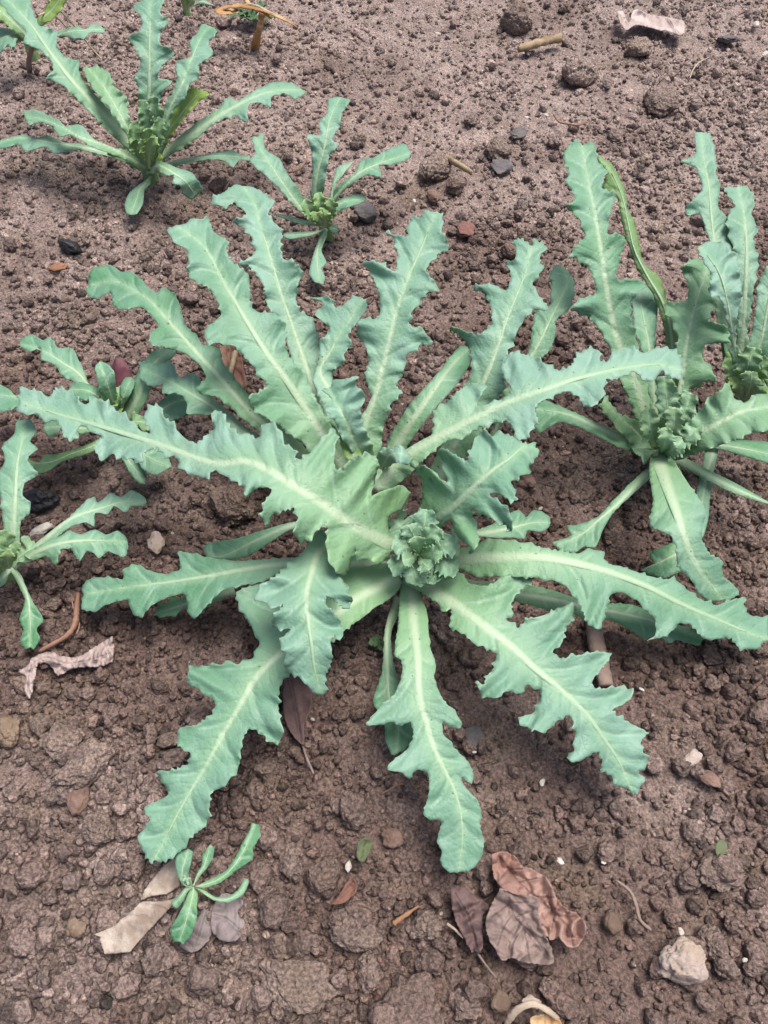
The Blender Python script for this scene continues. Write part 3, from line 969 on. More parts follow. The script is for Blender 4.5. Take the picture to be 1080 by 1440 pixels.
  rv((22,577),(33,583),(50,583),(60,593),(83,593),(87,610),(100,622),(110,613),(113,600),(133,610),(145,617),(133,623),(133,637),(143,643),(160,640),(163,648),(180,643),(197,652),(202,637),(220,630),(233,643),(247,643),(253,657),(267,668),(290,673),(300,662),(320,673),(340,683),(348,700),(363,687),(381,688),(370,707),(368,727),(375,737),(388,723),(413,715),(418,727),(413,740),(423,768),(443,750),(460,735),(458,767),(463,793),(485,810),(497,783),(500,772),(502,790),(520,787),(533,795),(549,780)), dict(rib=8, ruffle=1.6)),
 ('A12', [(530,690),(560,650),(587,630),(630,607),(677,583),(720,563),(767,547),(807,533),(853,522),(880,517),(927,513),(961,522)], [8,11,13,14.5,14.5,13],
  [(540,660),(575,632),(605,613),(610,600),(610,577),(630,563),(643,550),(667,537),(682,545),(672,570),(697,563),(718,552),(707,527),(705,510),(720,493),(737,497),(767,510),(787,520),(803,513),(813,497),(833,488),(848,497),(842,506),(853,507),(870,492),(887,487),(907,495),(923,488),(943,490),(960,503)],
  [(545,690),(575,668),(603,640),(630,620),(653,617),(670,603),(693,597),(707,590),(723,607),(723,620),(740,617),(750,600),(757,593),(752,577),(755,570),(773,560),(803,550),(815,560),(820,573),(840,570),(850,547),(853,534),(870,533),(893,523),(907,537),(923,533),(930,521),(947,533),(959,533)], dict(rib=7)),
 ('A14', [(595,755),(617,727),(637,713),(663,687),(690,663),(713,647),(740,627),(756,630)], [8,12,14.5,15.5,15],
  [(583,747),(592,707),(592,677),(580,653),(603,657),(620,673),(628,677),(620,647),(623,630),(643,640),(657,647),(660,633),(673,610),(683,603),(692,613),(703,608),(723,613),(733,621),(750,624)],
  [(612,750),(633,730),(643,757),(660,770),(663,780),(675,763),(673,747),(663,717),(673,723),(707,737),(720,750),(720,727),(710,710),(689,695),(700,697),(725,705),(725,687),(720,677),(733,670),(748,663),(745,655),(757,642)], dict(rib=6, ruffle=1.5, tooth=3.5, lam=.02)),
]

RIGHT = [
 ('B12', [(930,642),(950,645),(990,665),(1030,685),(1095,714)], [3,4,4,3.5], 'strap', (12, 15), dict(tooth=0, ruffle=.2, rib=5)),
 ('B11', [(940,640),(1003,628),(995,660),(988,700),(985,730),(986,758)], [3,3.6,3,2.6], [(990,630),(985,665),(978,700),(968,725),(978,750)], [(1010,622),(1004,662),(998,705),(996,730),(990,752)], dict(tooth=0, ruffle=.3, rib=5)),
 ('B13', [(950,640),(1005,626),(1050,632),(1095,642)], [3,4,4,3.5], [(1000,620),(1050,619),(1090,624)], [(1005,630),(1050,642),(1090,652)], dict(tooth=0, ruffle=.5, rib=3)),
 ('B10', [(975,770),(950,780),(925,792),(900,802)], [3,3,2.6,2.2], [(960,756),(947,763),(913,777),(920,793)], [(970,790),(957,803),(933,813),(915,808)], dict(tooth=1, ruffle=.6, rib=3)),
 ('B8', [(925,652),(913,663),(867,710),(843,730),(820,750),(782,768)], [3,3.6,3.3,2.8], [(910,658),(863,703),(840,727),(812,738),(797,740),(803,753),(777,763)], [(918,668),(863,720),(847,747),(837,770),(823,768),(810,776),(787,774)], dict(tooth=.8, ruffle=.5, rib=4)),
 ('B7', [(925,638),(870,615),(835,598),(800,583),(752,575)], [3,5.5,6.5,6], [(913,626),(870,607),(830,590),(793,573),(760,562)], [(907,642),(867,627),(820,603),(787,593),(757,608),(748,593)], dict(tooth=1, ruffle=.5, rib=5)),
 ('B4', [(925,630),(920,560),(913,490),(905,447),(897,405)], [3,7,10,11], [(912,560),(903,493),(890,460),(890,427),(896,405)], [(928,560),(920,490),(924,457),(925,420),(913,402)], dict(tooth=1.5, rib=4)),
 ('B2', [(935,640),(945,560),(945,480),(933,427),(910,387),(893,353),(883,313),(875,277),(860,243),(842,218)], [3,8,12,16,18.5], [(938,560),(935,470),(921,420),(905,393),(893,373),(880,333),(873,307),(866,275),(848,267),(852,243),(842,226)], [(955,560),(955,480),(938,420),(928,390),(905,370),(897,330),(891,307),(882,293),(879,267),(862,233)], dict(tooth=1.5, rib=3, flip=True, yg=.2, cup=-.5)),
 ('B1', [(922,640),(913,613),(907,580),(893,533),(873,490),(860,443),(852,397),(845,350),(837,303),(827,253),(818,203)], [2.5,7.5,12,16,18.5,20],
  rv((812,196),(800,203),(792,223),(800,243),(795,253),(808,277),(797,293),(813,307),(823,330),(802,357),(823,370),(835,393),(837,413),(813,420),(802,437),(823,443),(840,460),(857,490),(870,530),(887,570),(903,613)),
  rv((832,198),(840,207),(838,223),(852,237),(847,263),(867,273),(860,297),(855,327),(880,333),(873,360),(867,393),(890,392),(910,397),(890,420),(887,440),(897,483),(910,530),(914,570),(922,610)), dict(rib=7)),
 ('B3', [(938,638),(950,580),(960,527),(963,500),(970,460),(980,420),(993,380),(992,366)], [3,7,10,12.5,14],
  rv((980,363),(967,367),(957,377),(967,400),(967,420),(933,428),(943,453),(953,473),(950,493),(958,530),(940,590)),
  rv((1000,373),(1002,400),(1007,427),(997,450),(1023,460),(1027,483),(993,485),(987,500),(997,513),(1010,537),(990,538),(967,552),(955,600)), dict(rib=5, yg=.15)),
 ('B6', [(925,640),(912,628),(890,603),(867,583),(848,560)], [2.5,5,7,8], [(920,615),(907,597),(887,587),(873,583),(860,567),(850,554)], [(907,637),(880,617),(857,590),(844,570)], dict(ruffle=1.8, rib=3, yg=.4, lam=.015, cup=.4)),
 ('B5', [(930,645),(955,632),(980,612),(1020,590),(1047,578),(1095,572)], [3,7,9,10,10], [(945,625),(957,605),(967,597),(980,580),(1010,550),(1027,540),(1030,557),(1047,565),(1063,553),(1090,555)], [(950,648),(967,642),(1013,627),(1057,610),(1095,602)], dict(ruffle=1.6, rib=7, yg=.2, cup=.35, lam=.018)),
 ('B9', [(925,632),(928,650),(940,687),(953,723),(967,767),(983,800),(1003,827),(1018,845)], [4.5,8.5,9,7,4], [(915,640),(913,670),(918,707),(913,740),(940,750),(950,767),(953,797),(973,817),(983,837),(1003,848)], [(940,638),(967,677),(987,707),(992,723),(987,757),(1000,780),(1015,787),(1017,810),(1030,820),(1040,833),(1026,844)], dict(rib=9, ruffle=.8, tooth=2, cup=-.2)),
]

FARRIGHT = [
 ('C1', [(1040,556),(1020,450),(1003,327),(1000,297),(997,263),(990,223),(986,186)], [3,9,14,17,18.5], rv((977,187),(978,217),(957,227),(980,237),(987,267),(963,293),(967,303),(983,300),(993,323),(997,337),(1008,450),(1028,550)), rv((998,187),(1007,220),(1007,243),(1013,260),(1010,290),(1027,313),(1032,450),(1048,550)), dict(tooth=1.5, rib=5)),
 ('C4', [(1042,558),(1030,500),(1022,450),(1013,415)], [3,7,9,10], 'strap', (20, 16), dict(tooth=0, ruffle=.2, rib=6)),
 ('C5', [(1052,556),(1066,500),(1078,440),(1088,375)], [3,8,11,13], [(1050,500),(1062,440),(1066,400),(1080,372)], [(1075,510),(1092,450),(1100,390)], dict(rib=4, tooth=2)),
 ('C2', [(1045,556),(1042,500),(1045,460),(1049,397),(1050,347),(1047,307),(1038,262)], [4,9,13,15.5,16.5], rv((1017,263),(1033,290),(1022,307),(1026,330),(1033,360),(1028,400),(1036,440),(1034,490),(1036,540)), rv((1050,260),(1062,280),(1058,303),(1067,323),(1060,337),(1067,367),(1063,393),(1057,433),(1052,463),(1055,540)), dict(ruffle=.9, rib=6)),
 ('C3', [(1040,556),(1036,510),(1030,470),(1024,430),(1012,385),(985,346)], [5,10,14,16.5,17], [(1030,520),(1027,473),(1020,447),(1012,420),(997,412),(1000,387),(990,367),(980,350)],
  [(1045,520),(1035,480),(1038,447),(1044,413),(1040,380),(1033,355),(1013,341),(995,338)], dict(ruffle=1.7, rib=3, lam=.016, step=3)),
]

TOPLEFT = [
 ('D8', [(212,246),(208,253),(197,266),(190,285),(184,302)], [2,2.2,2,1.8], [(204,253),(192,262),(181,272),(175,289),(178,300)], [(212,257),(203,267),(201,286),(192,301)], dict(tooth=0, ruffle=.3, rib=2, yg=.1, step=3)),
 ('D6', [(215,238),(237,230),(274,222),(311,219),(352,222)], [2,3.5,4.5,4.5], [(240,227),(293,216),(326,211),(337,217),(350,219)], [(240,234),(293,224),(315,226),(328,235),(337,224),(350,226)], dict(tooth=1, ruffle=.4, rib=3, step=3)),
 ('D1', [(212,240),(200,219),(167,183),(133,147),(100,111),(72,75),(42,33),(17,6),(-10,-22)], [2.5,7,11,13.5,15], [(200,232),(189,219),(156,189),(119,150),(94,125),(81,115),(65,112),(75,97),(69,81),(50,67),(32,60),(36,44),(17,25),(6,11),(-12,-14)], [(214,228),(206,214),(178,178),(150,150),(128,125),(112,106),(111,86),(92,80),(81,67),(79,42),(56,36),(47,17),(42,0),(10,-18)], dict(tooth=2, rib=5, step=3.5)),
 ('D11', [(205,222),(178,178),(161,147),(144,119),(124,95)], [4,8,10,11], rv((117,93),(122,111),(139,136),(156,156),(169,176),(196,216)), rv((136,92),(154,103),(161,122),(178,136),(181,161),(191,189),(208,212)), dict(ruffle=1.8, rib=2.5, yg=.25, step=3, lam=.016, tooth=2)),
 ('D2', [(212,235),(208,167),(210,128),(210,111),(210,69),(211,28),(214,-16)], [3,7,11,14,16], rv((200,-12),(199,0),(186,10),(197,22),(197,42),(178,53),(192,69),(197,94),(189,107),(194,125),(196,156),(194,178),(202,215)), rv((228,-12),(231,0),(225,17),(238,28),(225,47),(225,61),(247,75),(228,92),(222,108),(243,114),(228,131),(222,156),(218,215)), dict(rib=4, step=3.5, tooth=2)),
 ('D3', [(216,236),(230,181),(241,148),(256,119),(270,81),(285,48),(296,36)], [3,7.5,11,13,14], rv((283,33),(276,48),(267,56),(267,81),(248,85),(248,111),(241,133),(231,148),(222,181),(210,225)), rv((306,44),(293,59),(300,76),(278,93),(281,106),(267,119),(259,141),(244,156),(236,185),(222,230)), dict(rib=3.5, step=3.5, tooth=2)),
 ('D10', [(208,238),(178,219),(144,203),(111,192),(92,181),(56,167),(34,164)], [3,6,8,8,6.5], rv((33,158),(47,153),(78,167),(94,178),(103,175),(117,178),(131,194),(153,206),(181,213),(206,230)), rv((39,175),(58,172),(75,178),(83,192),(97,189),(108,194),(133,208),(178,225),(200,240)), dict(rib=2.5, yg=.1, step=3, tooth=1.5, cup=.2)),
 ('D9', [(210,244),(200,233),(172,219),(139,211),(106,206),(69,200),(28,194),(-10,202)], [2.5,5,6,5,4], [(206,232),(167,213),(139,206),(111,202),(90,200),(67,190),(50,194),(33,189),(0,197)], [(194,238),(167,224),(111,211),(75,215),(64,206),(36,212),(25,203),(8,208),(-8,208)], dict(rib=2.8, step=3, tooth=1)),
 ('D5', [(216,240),(233,215),(274,185),(319,156),(356,137),(385,128),(427,127)], [2.5,6,8.5,9.5,8.5], rv((413,117),(385,115),(359,126),(333,141),(319,137),(307,152),(274,174),(237,204),(216,230)), rv((428,131),(415,139),(400,131),(381,137),(381,152),(367,144),(348,148),(348,172),(330,163),(307,170),(274,196),(230,225)), dict(rib=5, step=3.5, tooth=1.5)),
 ('D4', [(214,244),(218,225),(233,193),(256,159),(278,133),(291,128)], [3,6,9,10.5], rv((267,124),(248,144),(233,178),(222,193),(212,220)), rv((293,132),(274,148),(256,170),(237,196),(224,228)), dict(rib=3, yg=.85, step=3, tooth=2, ruffle=1.4, flip=True)),
 ('D7', [(214,238),(222,232),(236,239),(258,253),(276,276)], [4.5,6,5.5,3], [(218,226),(231,228),(250,236),(269,242),(278,253),(286,266)], [(216,240),(222,242),(235,247),(244,246),(242,258),(253,261),(256,272),(269,281)], dict(rib=2.5, step=3, tooth=1, cup=-.2)),
]

SMALL = [
 ('E7', [(458,322),(440,328),(422,330),(397,331)], [2,1.8,1.6], [(440,325),(419,326),(402,327)], [(440,331),(422,334),(407,336)], dict(tooth=0, ruffle=.3, rib=1.5, step=3)),
 ('E6', [(456,318),(430,313),(405,306),(380,299)], [2,2.8,3], 'strap', (6, 6), dict(tooth=0, ruffle=.1, rib=2, step=3)),
 ('E8', [(460,322),(456,327),(446,352),(446,372),(449,398)], [2,2,1.8,1.6], [(452,328),(441,356),(435,385),(443,397)], [(460,330),(452,352),(459,369),(452,378),(457,389),(454,400)], dict(tooth=0, ruffle=.3, rib=1.8, step=3)),
 ('E9', [(462,320),(470,322),(476,324)], [1.8,1.9,1.8], [(466,316),(473,317)], [(466,327),(473,329)], dict(tooth=0, ruffle=.2, rib=1, step=3)),
 ('E2', [(455,318),(430,300),(404,267),(381,233),(363,202),(360,192)], [2,5,7.5,8.5], rv((354,194),(359,215),(350,226),(367,241),(393,267),(420,296),(445,316)), rv((369,189),(374,211),(393,222),(404,244),(413,256),(422,270),(437,293),(456,310)), dict(rib=2.5, step=3, tooth=1.6)),
 ('E1', [(457,318),(443,278),(446,244),(456,207),(463,170),(474,144),(480,136)], [2,6,9,11,11.5], rv((461,139),(461,159),(448,170),(450,189),(431,189),(437,211),(439,241),(437,278),(448,312)), rv((493,141),(481,159),(478,178),(467,196),(476,204),(463,219),(459,244),(454,278),(461,312)), dict(rib=3, step=3, tooth=1.6)),
 ('E4', [(460,316),(466,274),(470,256),(485,236),(496,227)], [2,5,6.5,7], [(461,290),(465,274),(467,256),(474,236),(486,229)], [(467,290),(469,270),(474,256),(485,242),(495,230)], dict(rib=1.6, step=3, tooth=1)),
 ('E3', [(459,318),(458,296),(474,274),(504,244),(533,230),(567,219),(577,215)], [2,5,7.5,8,7], [(455,300),(456,285),(474,263),(500,241),(511,222),(526,222),(541,211),(570,202)], [(463,305),(464,293),(489,263),(515,246),(537,248),(533,233),(556,230),(576,222)], dict(rib=2.8, step=3, tooth=1.2)),
 ('E5', [(458,320),(457,304),(481,285),(515,279)], [2.5,4.5,5.5,5], [(452,304),(456,296),(470,285),(493,274),(511,273)], [(463,309),(474,298),(496,289),(513,283)], dict(rib=2, step=3, tooth=1)),
]

CORNER = [
 ('F1', [(48,72),(36,50),(15,28),(0,15),(-22,-2)], [3,6,8,9], 'strap', (10, 26), dict(rib=2.5, yg=.6, step=3, tooth=1)),
 ('F2', [(44,72),(30,48),(12,50),(-14,62)], [3,5,6,5], [(36,50),(24,43),(0,39),(-12,44)], [(34,58),(23,62),(18,70),(10,62),(2,74),(-10,76)], dict(rib=2, step=3, tooth=1.5)),
 ('F3', [(48,70),(57,30),(75,12),(92,-14)], [3,7,9,11], [(50,45),(53,25),(62,12),(75,-10)], [(54,48),(62,35),(78,24),(96,-4)], dict(rib=2.5, yg=.75, step=3, tooth=1.5, flip=True)),
 ('F4', [(52,70),(85,48),(112,43),(147,41)], [3,5,6,5], [(80,45),(108,37),(120,41),(130,34),(143,37)], [(80,51),(105,53),(118,55),(126,46),(147,46)], dict(rib=2, step=3, tooth=1)),
]

LEFT = [
 ('G5', [(14,800),(2,815),(-26,838)], [3,3,2.5], 'strap', (12, 18), dict(tooth=0, rib=3, yg=.3, ruffle=.2)),
 ('G4', [(16,798),(22,805),(38,837),(42,869),(42,910)], [3,3,2.6,2], [(12,800),(19,810),(35,843),(27,872),(33,885),(28,901),(36,913)], [(22,800),(28,806),(43,840),(61,872),(51,885),(56,898),(47,913)], dict(tooth=.6, ruffle=.5, rib=3, step=3)),
 ('G2', [(16,796),(26,789),(64,757),(102,728),(137,716),(173,706),(206,706)], [3,5,6,5.5,4.5], [(26,780),(38,773),(86,738),(121,704),(134,698),(137,706),(157,693),(168,698),(188,690),(205,700)], [(29,792),(77,757),(105,738),(121,735),(133,741),(134,722),(153,722),(160,712),(179,720),(184,712),(204,711)], dict(tooth=1.5, rib=4)),
 ('G3', [(18,798),(26,792),(58,773),(96,762),(134,760),(180,763)], [3,5.5,6.5,6,4.5], [(30,782),(48,770),(77,757),(99,746),(112,751),(134,744),(150,751),(166,746),(178,755)], [(32,794),(64,783),(78,794),(85,773),(99,771),(112,789),(123,773),(141,784),(153,775),(173,783),(181,771)], dict(tooth=1.5, rib=4)),
 ('G1', [(14,798),(18,767),(19,741),(21,696),(24,652),(32,613),(34,590)], [3,5.5,7,7.5,7], rv((24,590),(19,610),(3,626),(6,648),(-2,664),(0,696),(3,732),(8,764)), rv((45,591),(51,607),(43,620),(54,631),(38,645),(54,668),(35,680),(32,696),(42,706),(42,722),(30,732),(27,767)), dict(rib=5, tooth=2)),
 ('G6', [(8,790),(6,778),(-4,772),(-20,772)], [5,7,8,8], [(12,775),(10,763),(-10,758)], [(16,785),(18,768),(6,782),(-10,790)], dict(rib=2, tooth=1.5, ruffle=1.2, step=3)),
]

BEHIND = [
 ('H6', [(165,598),(150,615),(131,627),(100,638),(70,650),(37,652)], [2,3,2.6,2], [(130,622),(80,638),(62,640),(55,650),(35,645)], [(133,633),(85,650),(70,661),(55,666),(40,657)], dict(rib=2, tooth=0, flip=True, ruffle=.6, step=3)),
 ('H8', [(168,605),(176,640),(192,662),(204,680)], [2,3,2.6,2], [(170,640),(182,664),(197,680)], [(184,644),(201,656),(206,674)], dict(rib=2, tooth=.5, step=3)),
 ('H9', [(170,600),(195,632),(218,648),(241,656)], [2,3.6,3.6,3], [(190,640),(203,662),(220,668)], [(205,625),(225,628),(238,645)], dict(rib=2, tooth=1, step=3)),
 ('H7', [(150,600),(115,602),(85,600),(60,602)], [3,4.5,5,4.5], [(115,594),(85,588),(66,590)], [(115,610),(86,602),(78,612),(68,614)], dict(rib=2, tooth=1, step=3, yg=.15)),
 ('H0', [(150,595),(95,575),(45,562),(5,556),(-16,554)], [3,5,6,5.5,5], [(95,566),(45,552),(23,556),(10,545),(-10,538)], [(95,585),(45,572),(22,572),(15,577),(-10,580)], dict(rib=3, tooth=1.5)),
 ('H1', [(165,590),(140,560),(120,537),(109,524),(89,511),(64,495),(27,483)], [2.5,5,6.5,7,6.5], rv((27,479),(45,470),(61,478),(70,474),(83,490),(102,489),(112,508),(120,524),(124,537),(146,556)), rv((28,487),(42,494),(56,490),(58,505),(77,513),(86,527),(102,537),(112,540),(134,562)), dict(rib=3, tooth=1.5, step=3)),
 ('H3', [(160,588),(140,560),(125,550),(97,547)], [3,5.5,7,6.5], [(140,548),(115,537),(99,541)], [(135,562),(120,563),(102,556)], dict(rib=2, tooth=1, step=3)),
 ('H2', [(168,585),(157,559),(150,537),(140,509)], [3,6,8,8.5], [(160,572),(150,562),(141,553),(137,533),(134,514)], [(170,570),(165,556),(163,540),(160,521),(146,509)], dict(rib=2, tooth=1, step=3, ruffle=1.5)),
 ('H5', [(170,585),(172,560),(180,542),(184,530)], [3,5,6,6], [(168,562),(168,545),(176,531)], [(178,562),(188,545),(190,534)], dict(rib=1.5, tooth=1, step=3)),
 ('H4', [(172,600),(180,584),(195,556),(206,528),(222,505),(246,492)], [2.5,4.5,6,6.8,6.5], [(170,584),(184,552),(195,520),(214,494),(228,490)], [(190,588),(208,556),(218,530),(232,510),(248,497)], dict(rib=5, tooth=.6, ruffle=.4)),
 ('H10', [(185,600),(215,585),(240,568),(265,560)], [2.5,4,4.5,4.5], [(215,575),(235,556),(255,552)], [(218,594),(245,590),(265,580),(268,568)], dict(rib=2.5, tooth=1, step=3)),
]

SEEDLING = [
 ('I5', [(274,1248),(281,1251),(301,1264),(320,1265),(339,1253),(348,1236)], [1.8,1.8,1.8,1.6], [(285,1250),(302,1261),(320,1261),(334,1252),(344,1236)], [(283,1255),(302,1267),(322,1269),(342,1258),(350,1240)], dict(tooth=0, rib=1.2, ruffle=.2, step=2.5)),
 ('I6', [(273,1248),(263,1250),(254,1262),(243,1274)], [1.8,1.8,1.6], [(262,1247),(252,1258),(240,1270)], [(264,1254),(257,1268),(248,1278)], dict(tooth=0, rib=1.2, ruffle=.2, step=2.5)),
 ('I4', [(272,1246),(277,1232),(286,1220),(291,1205),(296,1188)], [1.8,2,2.2,2.4], [(277,1228),(283,1218),(285,1202),(294,1189)], [(281,1232),(290,1222),(299,1206),(301,1192)], dict(tooth=0, rib=1.2, ruffle=.2, step=2.5)),
 ('I3', [(270,1248),(259,1245),(256,1225),(260,1210),(264,1194)], [1.8,2.2,2.6,2.6], [(256,1244),(246,1217),(250,1198)], [(263,1240),(267,1219),(271,1197)], dict(tooth=.5, rib=1.5, ruffle=.3, step=2.5)),
 ('I1', [(275,1247),(284,1245),(309,1236),(328,1219),(342,1197),(358,1158)], [2,2.4,2.8,3,2.8], [(284,1242),(306,1231),(320,1222),(337,1194),(342,1183),(351,1167),(354,1157)], [(286,1249),(310,1241),(330,1226),(356,1206),(356,1192),(366,1175),(364,1160)], dict(tooth=.8, rib=2, ruffle=.6, step=2.5)),
 ('I2', [(272,1248),(271,1258),(264,1286),(252,1325)], [2.4,2.8,2.6,2], [(266,1254),(259,1270),(251,1286),(239,1308),(244,1324)], [(278,1256),(277,1275),(277,1292),(267,1317),(257,1328)], dict(tooth=.8, rib=2, ruffle=.6, step=2.5)),
]


def frill_leaf(parent, bx, by, tx, ty, w, zs, yg, seed):
    """crinkled young leaf of the heart: base and tip in photo pixels, width in pixels, heights in cm"""
    rng = np.random.default_rng(seed)
    b, t = np.array([bx, by], float), np.array([tx, ty], float)
    ax = t - b
    ln = np.linalg.norm(ax)
    ax /= ln
    nr = np.array([-ax[1], ax[0]])
    bend = rng.uniform(-0.12, 0.12) * ln
    mid = [tuple(b + ax * ln * f + nr * bend * math.sin(math.pi * f)) for f in (0, .3, .6, .85, 1)]
    sides = []
    for sg in (1, -1):
        e = []
        f = 0.16
        while f < 0.97:
            prof = np.interp(f, [0, .2, .5, .8, 1], [.3, .45, .95, 1.0, .35])
            lobe = rng.uniform(.78, 1.15)
            c = b + ax * ln * f + nr * bend * math.sin(math.pi * f)
            e.append(tuple(c + nr * sg * 0.5 * w * prof * lobe))
            f2 = f + 0.075
            c = b + ax * ln * f2 + nr * bend * math.sin(math.pi * f2)
            e.append(tuple(c + nr * sg * 0.5 * w * prof * lobe * 0.74))
            f += 0.15
        sides.append(e)
    poppy_leaf(parent, mid, zs, sides[0], sides[1], yg=yg, tooth=2.2, period=7.0, ruffle=2.6, cup=0.25, rib=1.8, seed=seed, step=2.4,
               fade=0.1, name='young_leaf', lam=0.012, bloom=0.75)


BLOOM_LIGHT = dict(A1=.34, A2=.72, A4=.26, A5=.30, A6=.78, A7=.62, A8=.66, A9=.85, A9b=.85, A10=.28, A11=.70, A12=.86, A13=.40, A14=.58, A15=.46, A16=.05,  # wax tone per leaf, with sky light and shade painted in
             A17=.55, A18=.42, A19=.05, A20=.40, A21=.68, A22=.40, A22b=.05, A23=.1, A24=.2, B1=.30, B2=.2, B3=.30, B4=.25, B7=.2, B8=.15, B10=.15, B11=.2,
             B12=.15, B13=.15, B5=.55, B9=.62, C1=.8, C2=.8, C3=.9, C4=.4, C5=.5, D=.62, E=.6, F=.5, G=.5, G4=.1, H=.35, H1=.4, H6=.0, H8=.1, I=.12)
FRILL = dict(A6=(4.6, 1.7), A14=(4.6, 1.7), A21=(4.0, 1.8), A12=(4.0, 1.2), A17=(4.2, 1.1), A7=(3.8, 1.2), A8=(3.6, 1.3), A11=(3.8, 1.1), A2=(3.6, 1.2), C2=(3.4, 1.2))


def build_plant(name, label, px, py, leaves, group=None, base_r=0.01, base_h=0.03, seed=0, hearts=(), frills=()):
    loc = at(px, py, 0.0)
    root = empty(name, tuple(loc), label, 'plant', group)
    crown_base(root, px, py, base_r, base_h, seed)
    for k, (tagname, mid, zs, L, R, kw) in enumerate(leaves):
        kw = dict(kw)
        if L == 'strap':
            L, R = strap(mid, *R)
            L, R = L[1:-1], R[1:-1]
        kw.setdefault('seed', seed * 101 + k)
        if tagname[0] == 'I':
            kw['rib'] *= 0.55
        kw.setdefault('bloom', BLOOM_LIGHT.get(tagname, BLOOM_LIGHT.get(tagname[0])))
        if tagname in FRILL:
            kw['tooth'], kw['ruffle'] = FRILL[tagname]
        kw['tooth'] = kw.get('tooth', 3.6) * (1.4 if kw.get('step', 4) > 3.2 else 1.25)
        poppy_leaf(root, mid, zs, L, R, **kw)
    for h in hearts:
        heart(root, *h)
    for k, (bx, by, tx, ty, w, zs, yg) in enumerate(frills):
        frill_leaf(root, bx, by, tx, ty, w, zs, yg, seed * 57 + k)
    return root


PG = 'poppy plants in the soil'
build_plant('poppy_plant', 'largest blue-green poppy rosette with wide toothed leaves spreading in every direction', 588, 805, MAIN, PG, 0.016, 0.05, 1,
            hearts=[(590, 785, 0.060, 7, 0.014, 0.030, 0.36, 3, 0.010, 0.9)],
            frills=[(588, 782, 548, 800, 40, [6.5, 8.5, 9], .15), (588, 782, 580, 822, 44, [6.5, 8.5, 8.8], .2), (590, 782, 615, 818, 44, [6.5, 8.5, 9], .2), (592, 780, 645, 800, 42, [6.5, 9, 9.2], .15),
                    (592, 778, 640, 762, 40, [7, 9.5, 10], .12), (588, 776, 552, 762, 40, [7, 9.5, 10.2], .15), (588, 778, 600, 716, 46, [7, 10, 11], .12), (586, 778, 572, 738, 38, [7.5, 10, 11], .2),
                    (590, 780, 618, 742, 36, [7.5, 10.2, 11.2], .25), (590, 782, 606, 800, 30, [8, 10.3, 10.8], .3), (588, 782, 566, 788, 30, [8, 10.3, 11], .3), (590, 780, 622, 775, 30, [8.2, 10.6, 11.4], .35),
                    (590, 780, 585, 755, 26, [8.5, 10.8, 11.8], .4)])
build_plant('poppy_plant', 'poppy plant with one tall upright leaf and a folded leaf strip beside it', 927, 650, RIGHT, PG, 0.012, 0.03, 2,
            hearts=[(936, 632, 0.035, 5, 0.018, 0.034, 0.5, 5, 0.008, 0.75)],
            frills=[(930, 636, 934, 528, 42, [3, 8, 10.5], .3), (932, 636, 972, 552, 40, [3, 7.5, 9.5], .3), (928, 636, 912, 575, 34, [3, 7, 8.5], .4), (932, 638, 985, 592, 36, [3.5, 7.5, 8.5], .3),
                    (930, 638, 948, 572, 34, [4, 8, 9.8], .45), (930, 640, 960, 618, 34, [4, 7.5, 8], .25), (928, 640, 936, 602, 30, [4.5, 8, 9], .4)])
build_plant('poppy_plant', 'poppy plant cut by the frame with crinkled grey-green leaves behind the folded strip', 1046, 566, FARRIGHT, PG, 0.010, 0.03, 3,
            hearts=[(1052, 552, 0.04, 4, 0.025, 0.04, 0.7, 7, 0.010, 0.7)],
            frills=[(1046, 560, 1032, 492, 34, [3, 8, 10], .6), (1048, 560, 1062, 488, 40, [3, 9, 11], .45), (1050, 560, 1084, 505, 38, [3, 8, 10], .5), (1048, 562, 1030, 528, 32, [3.5, 7, 8], .75),
                    (1050, 562, 1076, 540, 36, [4, 8, 9], .6), (1048, 562, 1055, 522, 34, [4, 8.5, 10], .5)])
build_plant('poppy_plant', 'poppy plant with a yellow-green upright young leaf, growing beside the dead straw-coloured stem', 213, 250, TOPLEFT, PG, 0.012, 0.03, 4,
            hearts=[(207, 232, 0.03, 5, 0.04, 0.06, 0.8, 9, 0.006, 0.26)],
            frills=[(210, 236, 200, 140, 24, [3, 8, 11.5], .4), (211, 236, 214, 135, 24, [3, 8, 12], .35), (209, 236, 188, 170, 22, [3, 7, 9.5], .55), (212, 236, 226, 165, 22, [3, 7.5, 10], .5), (211, 238, 207, 180, 22, [3.5, 7.5, 10], .7),
                    (211, 238, 218, 192, 20, [4, 7.5, 9.5], .8), (210, 238, 197, 198, 18, [4, 7, 9], .8)])
build_plant('poppy_plant', 'small slender poppy plant growing beside a dark slate stone', 459, 325, SMALL, PG, 0.009, 0.022, 5,
            hearts=[(455, 316, 0.022, 4, 0.014, 0.028, 0.85, 11, 0.005, 0.5)],
            frills=[(456, 318, 428, 280, 20, [2.5, 5, 6.5], .55), (456, 318, 447, 270, 20, [2.5, 5.5, 7], .65), (458, 318, 464, 278, 18, [2.5, 5.5, 7], .7), (456, 319, 438, 298, 16, [3, 5, 6], .85), (457, 319, 452, 292, 16, [3, 5.5, 6.5], .9)])
build_plant('poppy_plant', 'poppy plant with a brown dead stalk under its leaves and thin dry stems over it', 47, 80, CORNER, PG, 0.008, 0.03, 6)
